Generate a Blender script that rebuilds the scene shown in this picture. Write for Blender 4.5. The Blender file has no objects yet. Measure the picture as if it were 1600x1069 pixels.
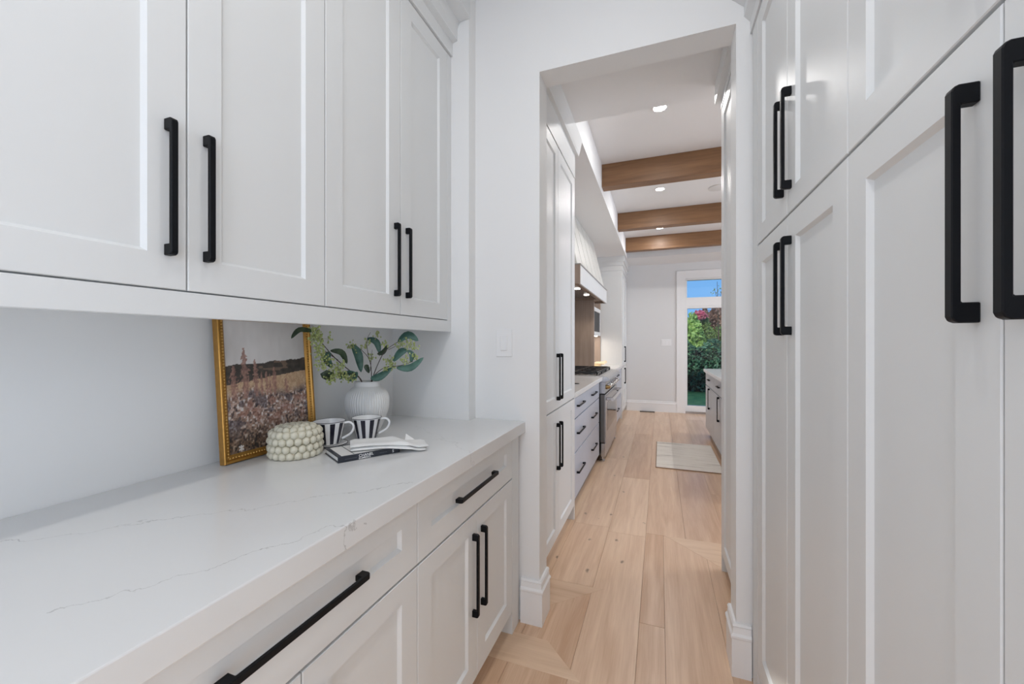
import bpy, bmesh, math, random
from mathutils import Vector, Matrix
random.seed(7)
PI = math.pi
scene = bpy.context.scene
COL = scene.collection

# ------------------------------------------------------------------ camera, world, sun, lights, exposure
THETA = math.atan(231.0 / 625.0)
cam = bpy.data.cameras.new('camera'); cam_o = bpy.data.objects.new('camera', cam); COL.objects.link(cam_o)
cam.sensor_width = 36.0; cam.lens = 36.0 * 625.0 / 1600.0; cam.shift_y = 2.5 / 1600.0
cam.clip_start = 0.02; cam.clip_end = 200
cam_o.location = (0, 0, 1.272); cam_o.rotation_euler = (PI / 2, 0, THETA)
scene.camera = cam_o

w = bpy.data.worlds.new('sky'); scene.world = w; w.use_nodes = True
nt = w.node_tree; nt.nodes.clear()
_o = nt.nodes.new('ShaderNodeOutputWorld'); _b = nt.nodes.new('ShaderNodeBackground')
_t = nt.nodes.new('ShaderNodeTexCoord'); _s = nt.nodes.new('ShaderNodeSeparateXYZ'); _r = nt.nodes.new('ShaderNodeValToRGB')
_r.color_ramp.elements[0].position = 0.0; _r.color_ramp.elements[0].color = (0.215, 0.50, 0.97, 1)
_r.color_ramp.elements[1].position = 1.0; _r.color_ramp.elements[1].color = (0.15, 0.30, 0.62, 1)
nt.links.new(_t.outputs['Generated'], _s.inputs[0]); nt.links.new(_s.outputs['Z'], _r.inputs[0])
nt.links.new(_r.outputs[0], _b.inputs[0]); nt.links.new(_b.outputs[0], _o.inputs[0])
_b.inputs[1].default_value = 0.95


def lamp(name, kind, loc, energy, color=(1, 1, 1), rot=(0, 0, 0), **kw):
    l = bpy.data.lights.new(name, kind); l.energy = energy; l.color = color
    for k, v in kw.items(): setattr(l, k, v)
    o = bpy.data.objects.new(name, l); COL.objects.link(o); o.location = loc; o.rotation_euler = rot
    return o


sun = lamp('sun', 'SUN', (0, 0, 20), 3.2, (1.0, 0.95, 0.86), angle=0.009)
sun.rotation_euler = Vector((0.35, 1.0, -0.62)).to_track_quat('-Z', 'Y').to_euler()
ZP_ = 3.0    # pantry ceiling height
# daylight entering through the rear window and the kitchen's wide side window; the pantry side fill is added
lamp('daylight_rear_window', 'AREA', (-0.15, -2.14, 1.45), 18, (0.94, 0.97, 1.0), (PI / 2, 0, 0), shape='RECTANGLE', size=1.7, size_y=2.2)
lamp('added_side_fill', 'AREA', (0.965, -1.36, 1.40), 27, (0.92, 0.96, 1.0), (PI / 2, 0, PI / 2), shape='RECTANGLE', size=1.4, size_y=1.9)  # unseen source, added to brighten the left wall and counter
lamp('daylight_kitchen_window', 'AREA', (4.94, 4.6, 1.45), 100, (0.86, 0.93, 1.0), (PI / 2, 0, PI / 2), shape='RECTANGLE', size=4.2, size_y=1.9)
for _y, _e in ((0.72, 4.2), (-0.15, 4.1), (-1.0, 3.4)):
    lamp('pantry_downlight', 'AREA', (-0.13, _y, ZP_ - 0.015), _e, (1.0, 0.985, 0.955), shape='DISK', size=0.12)
for _y in (3.17, 4.84, 6.47):
    lamp('kitchen_downlight', 'AREA', (0.0, _y, 3.019), 6.0, (1.0, 0.985, 0.965), shape='DISK', size=0.076)
    lamp('kitchen_downlight', 'AREA', (1.6, _y, 3.019), 6.0, (1.0, 0.985, 0.965), shape='DISK', size=0.076)
    lamp('kitchen_downlight', 'AREA', (3.2, _y, 3.019), 6.0, (1.0, 0.985, 0.965), shape='DISK', size=0.076)

vs = scene.view_settings
vs.view_transform = 'Standard'; vs.look = 'None'; vs.gamma = 1.0; vs.use_curve_mapping = False
vs.exposure = 0.13
scene.cycles.max_bounces = 12; scene.cycles.diffuse_bounces = 8; scene.cycles.glossy_bounces = 4
scene.cycles.transparent_max_bounces = 16; scene.cycles.sample_clamp_indirect = 6.0
scene.cycles.caustics_reflective = False; scene.cycles.caustics_refractive = False


# ------------------------------------------------------------------ materials
def srgb(r, g, b):
    f = lambda c: (c / 12.92) if c <= 0.04045 else ((c + 0.055) / 1.055) ** 2.4
    return (f(r / 255), f(g / 255), f(b / 255), 1)


def mat(name, col, rough=0.5, metal=0.0, spec=0.5, noise=0.0, nscale=30.0, bump=0.0, bscale=200.0, emit=None, estr=0.0):
    m = bpy.data.materials.new(name); m.use_nodes = True
    n = m.node_tree.nodes; L = m.node_tree.links; p = n['Principled BSDF']
    p.inputs['Base Color'].default_value = col; p.inputs['Roughness'].default_value = rough
    p.inputs['Metallic'].default_value = metal; p.inputs['Specular IOR Level'].default_value = spec
    if noise or bump:
        tc = n.new('ShaderNodeTexCoord')
    if noise:
        nz = n.new('ShaderNodeTexNoise'); nz.inputs['Scale'].default_value = nscale; nz.inputs['Detail'].default_value = 4
        hs = n.new('ShaderNodeMix'); hs.data_type = 'RGBA'
        hs.inputs['A'].default_value = tuple(c * (1 - noise) for c in col[:3]) + (1,)
        hs.inputs['B'].default_value = tuple(min(1, c * (1 + noise)) for c in col[:3]) + (1,)
        L.new(tc.outputs['Object'], nz.inputs['Vector']); L.new(nz.outputs['Fac'], hs.inputs['Factor']); L.new(hs.outputs['Result'], p.inputs['Base Color'])
    if bump:
        nb = n.new('ShaderNodeTexNoise'); nb.inputs['Scale'].default_value = bscale; nb.inputs['Detail'].default_value = 3
        bp = n.new('ShaderNodeBump'); bp.inputs['Strength'].default_value = bump; bp.inputs['Distance'].default_value = 0.001
        L.new(tc.outputs['Object'], nb.inputs['Vector']); L.new(nb.outputs['Fac'], bp.inputs['Height']); L.new(bp.outputs[0], p.inputs['Normal'])
    if emit:
        p.inputs['Emission Color'].default_value = emit; p.inputs['Emission Strength'].default_value = estr
    return m


def wood(name, c0, c1, axis=1, scale=1.0, rough=0.42, knots=0.0, rnd=0.25, stretch=14.0, bump=0.05):
    """planks of wood with the grain along axis (0 x, 1 y, 2 z), shifted for each object"""
    m = bpy.data.materials.new(name); m.use_nodes = True
    n = m.node_tree.nodes; L = m.node_tree.links; p = n['Principled BSDF']
    tc = n.new('ShaderNodeTexCoord'); oi = n.new('ShaderNodeObjectInfo')
    mul = n.new('ShaderNodeVectorMath'); mul.operation = 'SCALE'; mul.inputs[0].default_value = (7.3, 11.1, 5.7)
    L.new(oi.outputs['Random'], mul.inputs['Scale'])
    add = n.new('ShaderNodeVectorMath'); L.new(tc.outputs['Object'], add.inputs[0]); L.new(mul.outputs[0], add.inputs[1])
    sc = [stretch * scale] * 3; sc[axis] = 1.0 * scale
    mp = n.new('ShaderNodeMapping'); mp.inputs['Scale'].default_value = sc; L.new(add.outputs[0], mp.inputs['Vector'])
    n1 = n.new('ShaderNodeTexNoise'); n1.inputs['Scale'].default_value = 1.3; n1.inputs['Detail'].default_value = 6; n1.inputs['Distortion'].default_value = 0.9
    L.new(mp.outputs[0], n1.inputs['Vector'])
    mp2 = n.new('ShaderNodeMapping'); sc2 = [90 * scale] * 3; sc2[axis] = 3 * scale; mp2.inputs['Scale'].default_value = sc2
    L.new(add.outputs[0], mp2.inputs['Vector'])
    n2 = n.new('ShaderNodeTexNoise'); n2.inputs['Scale'].default_value = 2.0; n2.inputs['Detail'].default_value = 4; L.new(mp2.outputs[0], n2.inputs['Vector'])
    mx = n.new('ShaderNodeMath'); mx.operation = 'MULTIPLY_ADD'; mx.inputs[1].default_value = 0.35; L.new(n2.outputs['Fac'], mx.inputs[0])
    sub = n.new('ShaderNodeMath'); sub.operation = 'MULTIPLY_ADD'; sub.inputs[1].default_value = 0.85; sub.inputs[2].default_value = -0.1
    L.new(n1.outputs['Fac'], sub.inputs[0]); L.new(sub.outputs[0], mx.inputs[2])
    r2 = n.new('ShaderNodeMath'); r2.operation = 'MULTIPLY_ADD'; r2.inputs[1].default_value = rnd; r2.inputs[2].default_value = -rnd / 2
    L.new(oi.outputs['Random'], r2.inputs[0])
    fin = n.new('ShaderNodeMath'); fin.operation = 'ADD'; L.new(mx.outputs[0], fin.inputs[0]); L.new(r2.outputs[0], fin.inputs[1])
    cr = n.new('ShaderNodeValToRGB'); cr.color_ramp.elements[0].color = c0; cr.color_ramp.elements[0].position = 0.2
    cr.color_ramp.elements[1].color = c1; cr.color_ramp.elements[1].position = 0.8
    L.new(fin.outputs[0], cr.inputs[0])
    out = cr.outputs[0]
    if knots:
        mpk = n.new('ShaderNodeMapping'); sk = [7.5] * 3; sk[axis] = 4.6; mpk.inputs['Scale'].default_value = sk; L.new(add.outputs[0], mpk.inputs['Vector'])
        vk = n.new('ShaderNodeTexVoronoi'); vk.inputs['Scale'].default_value = 1.0
        wn = n.new('ShaderNodeTexNoise'); wn.inputs['Scale'].default_value = 9.0; wn.inputs['Detail'].default_value = 3; L.new(mpk.outputs[0], wn.inputs['Vector'])
        wa = n.new('ShaderNodeVectorMath'); wa.operation = 'MULTIPLY_ADD'; wa.inputs[1].default_value = (0.16, 0.16, 0.16); L.new(wn.outputs['Color'], wa.inputs[0]); L.new(mpk.outputs[0], wa.inputs[2])
        L.new(wa.outputs[0], vk.inputs['Vector'])
        kr = n.new('ShaderNodeValToRGB'); kr.color_ramp.elements[0].position = 0.03; kr.color_ramp.elements[0].color = (knots,) * 3 + (1,)
        kr.color_ramp.elements[1].position = 0.10; kr.color_ramp.elements[1].color = (0, 0, 0, 1)
        L.new(vk.outputs['Distance'], kr.inputs[0])
        kg = n.new('ShaderNodeMath'); kg.operation = 'GREATER_THAN'; kg.inputs[1].default_value = 0.5; L.new(oi.outputs['Random'], kg.inputs[0])
        kf = n.new('ShaderNodeMath'); kf.operation = 'MULTIPLY'; L.new(kr.outputs[0], kf.inputs[0]); L.new(kg.outputs[0], kf.inputs[1])
        km = n.new('ShaderNodeMix'); km.data_type = 'RGBA'; L.new(kf.outputs[0], km.inputs['Factor']); L.new(out, km.inputs['A'])
        km.inputs['B'].default_value = tuple(c * 0.28 for c in c0[:3]) + (1,)
        out = km.outputs['Result']
    L.new(out, p.inputs['Base Color'])
    p.inputs['Roughness'].default_value = rough
    bp = n.new('ShaderNodeBump'); bp.inputs['Strength'].default_value = bump; bp.inputs['Distance'].default_value = 0.002
    L.new(n2.outputs['Fac'], bp.inputs['Height']); L.new(bp.outputs[0], p.inputs['Normal'])
    return m


def quartz():
    m = bpy.data.materials.new('white_quartz'); m.use_nodes = True
    n = m.node_tree.nodes; L = m.node_tree.links; p = n['Principled BSDF']
    tc = n.new('ShaderNodeTexCoord'); sp = n.new('ShaderNodeSeparateXYZ'); L.new(tc.outputs['Object'], sp.inputs[0])
    fine = n.new('ShaderNodeTexNoise'); fine.inputs['Scale'].default_value = 9; fine.inputs['Detail'].default_value = 6; fine.inputs['Roughness'].default_value = 0.6
    L.new(tc.outputs['Object'], fine.inputs['Vector'])
    fade = n.new('ShaderNodeTexNoise'); fade.inputs['Scale'].default_value = 5; L.new(tc.outputs['Object'], fade.inputs['Vector'])
    def math_(op, a, b=None, c=None):
        q = n.new('ShaderNodeMath'); q.operation = op
        for i, v in enumerate((a, b, c)):
            if v is None: continue
            if isinstance(v, (int, float)): q.inputs[i].default_value = v
            else: L.new(v, q.inputs[i])
        return q.outputs[0]
    X, Y = sp.outputs['X'], sp.outputs['Y']
    wob = math_('MULTIPLY_ADD', fine.outputs['Fac'], 0.16, -0.08)
    total = None
    # each vein: a line a*x + b*y + c = 0, wandering; width
    for (x0, y0, x1, y1, wd, st) in ((-1.11, 0.34, -0.62, 0.83, 0.0022, 0.55), (-0.72, 0.33, -0.57, 0.66, 0.0022, 0.55),
                                     (-1.2, 0.75, -0.75, 1.35, 0.0015, 0.25), (-0.95, 1.45, -0.58, 1.2, 0.003, 0.22),
                                     (-1.1, 3.0, -0.6, 4.2, 0.003, 0.4), (-1.1, 6.6, -0.6, 5.8, 0.003, 0.4)):
        dx, dy = x1 - x0, y1 - y0; ln = math.hypot(dx, dy); a, b = -dy / ln, dx / ln; c = -(a * x0 + b * y0)
        d = math_('ADD', math_('MULTIPLY_ADD', X, a, c), math_('MULTIPLY', Y, b))
        d = math_('ABSOLUTE', math_('ADD', d, wob))
        k = math_('SUBTRACT', 1.0, math_('DIVIDE', d, wd)); k = math_('MAXIMUM', k, 0.0)
        along = math_('MULTIPLY_ADD', X, dx / ln, -(x0 * dx + y0 * dy) / ln); along = math_('ADD', along, math_('MULTIPLY', Y, dy / ln))
        on = math_('MULTIPLY', math_('GREATER_THAN', along, -0.06), math_('LESS_THAN', along, ln + 0.05))
        k = math_('MULTIPLY', math_('MULTIPLY', k, on), math_('MULTIPLY', fade.outputs['Fac'], st * 1.6))
        total = k if total is None else math_('MAXIMUM', total, k)
    soft = n.new('ShaderNodeTexNoise'); soft.inputs['Scale'].default_value = 2.2; soft.inputs['Detail'].default_value = 3; L.new(tc.outputs['Object'], soft.inputs['Vector'])
    base = n.new('ShaderNodeValToRGB'); base.color_ramp.elements[0].color = (0.67, 0.67, 0.668, 1); base.color_ramp.elements[1].color = (0.735, 0.735, 0.733, 1)
    L.new(soft.outputs['Fac'], base.inputs[0])
    mx = n.new('ShaderNodeMix'); mx.data_type = 'RGBA'; L.new(total, mx.inputs['Factor']); L.new(base.outputs[0], mx.inputs['A']); mx.inputs['B'].default_value = (0.20, 0.19, 0.18, 1)
    L.new(mx.outputs['Result'], p.inputs['Base Color'])
    p.inputs['Roughness'].default_value = 0.16; p.inputs['Specular IOR Level'].default_value = 0.5
    return m


def glassmat():
    m = bpy.data.materials.new('window_glass'); m.use_nodes = True
    n = m.node_tree.nodes; L = m.node_tree.links; n.clear()
    o = n.new('ShaderNodeOutputMaterial'); mx = n.new('ShaderNodeMixShader'); t = n.new('ShaderNodeBsdfTransparent'); g = n.new('ShaderNodeBsdfGlossy')
    g.inputs['Roughness'].default_value = 0.02; f = n.new('ShaderNodeFresnel'); f.inputs[0].default_value = 1.35
    t.inputs[0].default_value = (0.96, 0.98, 0.97, 1)
    L.new(f.outputs[0], mx.inputs[0]); L.new(t.outputs[0], mx.inputs[1]); L.new(g.outputs[0], mx.inputs[2]); L.new(mx.outputs[0], o.inputs[0])
    return m


def attr_mat(name, attr, rough=0.6):
    m = bpy.data.materials.new(name); m.use_nodes = True
    n = m.node_tree.nodes; L = m.node_tree.links; p = n['Principled BSDF']
    a = n.new('ShaderNodeVertexColor'); a.layer_name = attr
    L.new(a.outputs[0], p.inputs['Base Color']); p.inputs['Roughness'].default_value = rough
    return m


def leafmat(name, c0, c1, scale=4.0, rough=0.5, trans=0.25):
    m = bpy.data.materials.new(name); m.use_nodes = True
    n = m.node_tree.nodes; L = m.node_tree.links; p = n['Principled BSDF']
    tc = n.new('ShaderNodeTexCoord'); nz = n.new('ShaderNodeTexNoise'); nz.inputs['Scale'].default_value = scale; nz.inputs['Detail'].default_value = 5
    cr = n.new('ShaderNodeValToRGB'); cr.color_ramp.elements[0].position = 0.32; cr.color_ramp.elements[1].position = 0.68
    cr.color_ramp.elements[0].color = c0; cr.color_ramp.elements[1].color = c1
    L.new(tc.outputs['Object'], nz.inputs['Vector']); L.new(nz.outputs['Fac'], cr.inputs[0]); L.new(cr.outputs[0], p.inputs['Base Color'])
    p.inputs['Roughness'].default_value = rough
    o = n['Material Output']; mx = n.new('ShaderNodeMixShader'); t = n.new('ShaderNodeBsdfTranslucent'); L.new(cr.outputs[0], t.inputs[0])
    mx.inputs[0].default_value = trans; L.new(p.outputs[0], mx.inputs[1]); L.new(t.outputs[0], mx.inputs[2]); L.new(mx.outputs[0], o.inputs[0])
    return m


M = dict(
    wall=mat('wall_paint', (0.79, 0.79, 0.785, 1), 0.6, bump=0.03, bscale=400),
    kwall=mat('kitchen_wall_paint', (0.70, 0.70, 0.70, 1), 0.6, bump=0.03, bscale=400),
    ceil=mat('ceiling_paint', (0.76, 0.76, 0.765, 1), 0.8),
    trim=mat('trim_paint', (0.82, 0.82, 0.82, 1), 0.35),
    cab=mat('cabinet_paint', (0.70, 0.71, 0.71, 1), 0.42, noise=0.012, nscale=6),
    lowcab=mat('drawer_paint', (0.50, 0.54, 0.63, 1), 0.35, noise=0.02, nscale=6),
    island=mat('island_paint', (0.52, 0.54, 0.58, 1), 0.35, noise=0.02, nscale=6),
    toe=mat('toe_kick_paint', (0.30, 0.29, 0.28, 1), 0.5),
    black=mat('black_metal', (0.0035, 0.004, 0.0055, 1), 0.42, metal=0.0, spec=0.17, bump=0.02, bscale=900),
    steel=mat('brushed_steel', (0.55, 0.55, 0.56, 1), 0.27, metal=1.0, noise=0.05, nscale=60),
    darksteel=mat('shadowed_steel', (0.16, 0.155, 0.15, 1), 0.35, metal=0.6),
    chrome=mat('chrome', (0.78, 0.78, 0.78, 1), 0.12, metal=1.0),
    bronze=mat('bronze_knob', (0.42, 0.28, 0.12, 1), 0.25, metal=1.0),
    iron=mat('cast_iron', (0.012, 0.012, 0.014, 1), 0.45),
    smoked=mat('smoked_glass', (0.03, 0.03, 0.032, 1), 0.4, spec=0.2), ovenglass=mat('oven_glass', (0.02, 0.018, 0.02, 1), 0.06),
    beam=wood('walnut_beam', srgb(110, 78, 52), srgb(152, 114, 80), axis=0, rough=0.45, rnd=0.1),
    taupe=wood('taupe_wood', srgb(140, 122, 110), srgb(172, 155, 142), axis=2, rough=0.5, rnd=0.1),
    board=wood('board_wood', srgb(205, 165, 105), srgb(230, 200, 150), axis=1, rough=0.5),
    paleboard=wood('pale_board_wood', srgb(215, 190, 155), srgb(238, 222, 196), axis=1, rough=0.5),
    oak=wood('oak_plank', srgb(196, 158, 127), srgb(232, 203, 175), axis=1, knots=0.8, rnd=0.34, rough=0.29),
    oakx=wood('oak_plank_across', srgb(198, 163, 132), srgb(230, 202, 174), axis=0, knots=0.6, rnd=0.2, rough=0.29),
    quartz=quartz(),
    glass=glassmat(),
    lens=mat('lamp_lens', (0.9, 0.9, 0.9, 1), 0.4, emit=(1, 0.97, 0.92, 1), estr=9.0),
    gold=mat('gilt_frame', srgb(176, 130, 62), 0.36, metal=0.65, noise=0.22, nscale=90, bump=0.15, bscale=300),
    goldbead=mat('gilt_bead', srgb(214, 172, 98), 0.28, metal=0.75, noise=0.15, nscale=200),
    backing=mat('frame_backing', (0.18, 0.14, 0.10, 1), 0.8),
    ceramic=mat('matte_ceramic', (0.70, 0.70, 0.69, 1), 0.5),
    porcelain=mat('glazed_porcelain', (0.80, 0.80, 0.80, 1), 0.15),
    inkstripe=mat('dark_glaze', (0.018, 0.018, 0.030, 1), 0.15),
    cream=mat('cream_resin', srgb(208, 203, 184), 0.6, noise=0.05, nscale=40),
    bookblack=mat('book_cover', (0.020, 0.024, 0.034, 1), 0.35),
    paper=mat('book_paper', (0.72, 0.71, 0.69, 1), 0.7),
    linen=mat('white_linen', (0.80, 0.80, 0.79, 1), 0.85, bump=0.35, bscale=700),
    print_white=mat('white_lettering', (0.8, 0.8, 0.8, 1), 0.5),
    print_grey=mat('grey_lettering', (0.12, 0.13, 0.15, 1), 0.5),
    stem=mat('dark_stem', srgb(70, 58, 52), 0.6),
    leaf=leafmat('eucalyptus_leaf', srgb(58, 92, 82), srgb(92, 130, 116), 30, 0.45, 0.15),
    darkleaf=leafmat('dark_leaf', srgb(50, 66, 50), srgb(80, 98, 72), 30, 0.45, 0.15),
    berry=mat('green_buds', srgb(170, 180, 116), 0.45, noise=0.2, nscale=120),
    plastic=mat('switch_plastic', (0.80, 0.80, 0.80, 1), 0.3),
    ventblack=mat('vent_metal', (0.02, 0.018, 0.016, 1), 0.4),
    hoodwhite=mat('hood_board_paint', (0.66, 0.655, 0.62, 1), 0.4),
    grass=leafmat('grass', srgb(104, 140, 76), srgb(146, 178, 100), 6, 0.7, 0.0),
    hedge=leafmat('hedge_leaf', srgb(38, 78, 66), srgb(96, 142, 108), 2.5, 0.5, 0.2),
    lime=leafmat('lime_leaf', srgb(118, 160, 78), srgb(196, 224, 138), 2.5, 0.5, 0.35),
    midleaf=leafmat('mid_leaf', srgb(60, 92, 56), srgb(146, 168, 96), 2.5, 0.5, 0.3),
    redleaf=leafmat('russet_leaf', srgb(88, 62, 58), srgb(190, 150, 128), 3, 0.5, 0.3),
    pink=leafmat('pink_blossom', srgb(208, 96, 124), srgb(240, 160, 180), 6, 0.6, 0.3),
    bark=mat('bark', srgb(78, 64, 54), 0.9, noise=0.3, nscale=12),
)


# ------------------------------------------------------------------ mesh helpers
class MB:
    def __init__(s): s.v = []; s.f = []
    def add(s, verts, faces):
        k = len(s.v); s.v += [tuple(p) for p in verts]; s.f += [tuple(i + k for i in f) for f in faces]; return s
    def box(s, x0, x1, y0, y1, z0, z1):
        return s.add([(x0, y0, z0), (x1, y0, z0), (x1, y1, z0), (x0, y1, z0), (x0, y0, z1), (x1, y0, z1), (x1, y1, z1), (x0, y1, z1)],
                     [(0, 3, 2, 1), (4, 5, 6, 7), (0, 1, 5, 4), (1, 2, 6, 5), (2, 3, 7, 6), (3, 0, 4, 7)])
    def prism(s, poly, fn, a0, a1):
        """poly of (p,q); fn(p,q,a)->xyz"""
        n = len(poly)
        vs_ = [fn(p, q, a0) for p, q in poly] + [fn(p, q, a1) for p, q in poly]
        fs = [tuple(range(n - 1, -1, -1)), tuple(range(n, 2 * n))] + [(i, (i + 1) % n, (i + 1) % n + n, i + n) for i in range(n)]
        return s.add(vs_, fs)
    def lathe(s, prof, seg=32, c=(0, 0, 0), rib=None):
        vs_ = []; n = len(prof)
        for (r, z) in prof:
            for k in range(seg):
                t = 2 * PI * k / seg; rr = r * (rib(t, z) if rib else 1)
                vs_.append((c[0] + rr * math.cos(t), c[1] + rr * math.sin(t), c[2] + z))
        fs = [(i * seg + k, i * seg + (k + 1) % seg, (i + 1) * seg + (k + 1) % seg, (i + 1) * seg + k) for i in range(n - 1) for k in range(seg)]
        if prof[0][0] > 1e-6: fs.append(tuple(range(seg - 1, -1, -1)))
        if prof[-1][0] > 1e-6: fs.append(tuple((n - 1) * seg + k for k in range(seg)))
        return s.add(vs_, fs)
    def tube(s, pts, r, seg=8, closed=False):
        pts = [Vector(p) for p in pts]; n = len(pts); vs_ = []
        rs = r if isinstance(r, (list, tuple)) else [r] * n
        up = Vector((0, 0, 1)); prev = None
        for i, p in enumerate(pts):
            d = (pts[min(i + 1, n - 1)] - pts[max(i - 1, 0)]).normalized()
            a = prev if prev is not None else (up if abs(d.z) < 0.9 else Vector((1, 0, 0)))
            u = (a - d * a.dot(d)).normalized(); v = d.cross(u); prev = u
            for k in range(seg):
                t = 2 * PI * k / seg; vs_.append(p + (u * math.cos(t) + v * math.sin(t)) * rs[i])
        fs = [(i * seg + k, i * seg + (k + 1) % seg, (i + 1) * seg + (k + 1) % seg, (i + 1) * seg + k) for i in range(n - 1) for k in range(seg)]
        fs += [tuple(range(seg - 1, -1, -1)), tuple((n - 1) * seg + k for k in range(seg))]
        return s.add(vs_, fs)
    def ball(s, c, r, seg=8, rings=5, sc=(1, 1, 1)):
        vs_ = [(c[0], c[1], c[2] - r * sc[2])]
        for i in range(1, rings):
            a = -PI / 2 + PI * i / rings
            for k in range(seg):
                t = 2 * PI * k / seg
                vs_.append((c[0] + r * sc[0] * math.cos(a) * math.cos(t), c[1] + r * sc[1] * math.cos(a) * math.sin(t), c[2] + r * sc[2] * math.sin(a)))
        vs_.append((c[0], c[1], c[2] + r * sc[2])); last = len(vs_) - 1
        fs = [(0, 1 + (k + 1) % seg, 1 + k) for k in range(seg)]
        for i in range(rings - 2):
            for k in range(seg):
                a, b = 1 + i * seg + k, 1 + i * seg + (k + 1) % seg; fs.append((a, b, b + seg, a + seg))
        o = 1 + (rings - 2) * seg
        fs += [(o + k, o + (k + 1) % seg, last) for k in range(seg)]
        return s.add(vs_, fs)
    def xf(s, m):
        s.v = [tuple(m @ Vector(p)) for p in s.v]; return s


def wl(o):
    v = Vector((0, 0, 0))
    while o is not None: v = v + Vector(o.location); o = o.parent
    return v


def mesh(name, mb, m, off=Vector((0, 0, 0)), bevel=0.0, smooth=False, seg=1):
    me = bpy.data.meshes.new(name)
    me.from_pydata([(x - off[0], y - off[1], z - off[2]) for x, y, z in mb.v], [], mb.f)
    if bevel or smooth == 'auto':
        bm = bmesh.new(); bm.from_mesh(me)
        if bevel:
            ed = [e for e in bm.edges if e.is_manifold and e.calc_face_angle(0) > 0.5]
            bmesh.ops.bevel(bm, geom=ed, offset=bevel, segments=seg, affect='EDGES', profile=0.5, clamp_overlap=True)
        bm.to_mesh(me); bm.free()
    if smooth:
        me.polygons.foreach_set('use_smooth', [True] * len(me.polygons))
        if smooth == 'auto':
            me.set_sharp_from_angle(angle=0.6)
    if m: me.materials.append(m)
    me.update()
    return me


def obj(name, mb, m, parent=None, local=False, **kw):
    off = Vector((0, 0, 0)) if local else (wl(parent) if parent else Vector((0, 0, 0)))
    o = bpy.data.objects.new(name, mesh(name, mb, m, off, **kw)); COL.objects.link(o)
    if parent: o.parent = parent
    return o


def tag(o, label=None, cat=None, group=None, kind=None):
    if label: o['label'] = label
    if cat: o['category'] = cat
    if group: o['group'] = group
    if kind: o['kind'] = kind
    return o


def thing(name, label, cat, loc=(0, 0, 0), rz=0.0, group=None):
    o = bpy.data.objects.new(name, None); COL.objects.link(o); o.location = loc; o.rotation_euler = (0, 0, rz)
    o.empty_display_size = 0.1
    return tag(o, label, cat, group)


def struct(name, mb, m, parent=None, **kw):
    o = obj(name, mb, m, parent, **kw)
    if not parent: o['kind'] = 'structure'
    return o


def B(*a): return MB().box(*a)


# ------------------------------------------------------------------ shell of the pantry and the kitchen
XL = -1.257           # long left wall
W0, W1 = 1.742, 1.862  # wall with the doorway
YF = 7.95             # far kitchen wall
ZS, ZT = 2.75, 3.03   # kitchen soffit and tray ceiling
ZP = ZP_             # pantry ceiling
struct('wall_left', B(XL - 0.12, XL, -2.3, YF + 0.15, -0.05, 3.1), M['wall'])
mb = B(XL, -0.511, W0, W1, 0, 3.1).box(0.275, 5.0, W0, W1, 0, 3.1).box(-0.511, 0.275, W0, W1, 2.503, 3.1)
struct('wall_doorway', mb, M['wall'])
struct('wall_pier', B(XL, -0.832, 1.674, W0, 0.0, ZP), M['wall'])
struct('wall_right', B(0.96, 1.06, -0.62, W0, -0.05, 3.1).box(0.96, 1.06, -2.3, -2.1, -0.05, 3.1).box(0.96, 1.06, -2.1, -0.62, -0.05, 0.42).box(0.96, 1.06, -2.1, -0.62, 2.38, 3.1), M['wall'])  # opening behind the camera added for the side fill light
mb = B(XL, -1.0, -2.3, -2.18, 0, 3.1).box(0.7, 0.96, -2.3, -2.18, 0, 3.1).box(-1.0, 0.7, -2.3, -2.18, 0, 0.34).box(-1.0, 0.7, -2.3, -2.18, 2.56, 3.1)
struct('wall_rear', mb, M['wall'])
struct('ceiling_pantry', B(XL, 0.96, -2.3, W0, ZP, ZP + 0.1), M['ceil'])
mb = B(XL, 5.0, YF, YF + 0.15, -0.05, 3.1)
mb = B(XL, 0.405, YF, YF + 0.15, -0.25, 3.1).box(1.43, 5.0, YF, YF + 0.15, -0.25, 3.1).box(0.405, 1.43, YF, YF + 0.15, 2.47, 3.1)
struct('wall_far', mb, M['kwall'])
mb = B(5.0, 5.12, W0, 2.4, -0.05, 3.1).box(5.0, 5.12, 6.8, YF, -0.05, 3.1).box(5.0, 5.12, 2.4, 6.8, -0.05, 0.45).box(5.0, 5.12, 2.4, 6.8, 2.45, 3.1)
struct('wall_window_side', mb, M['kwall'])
ceil = struct('ceiling', B(XL, 5.0, W1, YF, ZT, ZT + 0.1), M['ceil'])
obj('soffit', B(XL, -0.535, W1, YF, ZS, ZT), M['ceil'], ceil)
obj('soffit', B(-0.535, 5.0, W1, 2.66, ZS, ZT), M['ceil'], ceil)
obj('soffit', B(-0.535, 5.0, 7.2, YF, ZS, ZT), M['ceil'], ceil)
obj('soffit', B(4.3, 5.0, 2.66, 7.2, ZS, ZT), M['ceil'], ceil)
struct('roof_sun_block', B(XL - 0.6, 5.6, -2.8, YF + 0.5, 3.18, 3.4), M['ceil'])  # unseen slab, added to block the sun from the rooms and lawn

# floor: a slab that carries every plank as a part
floor = struct('floor', B(XL, 5.0, -2.3, YF, -0.06, -0.0155), mat('subfloor', srgb(120, 88, 64), 0.8))


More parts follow.
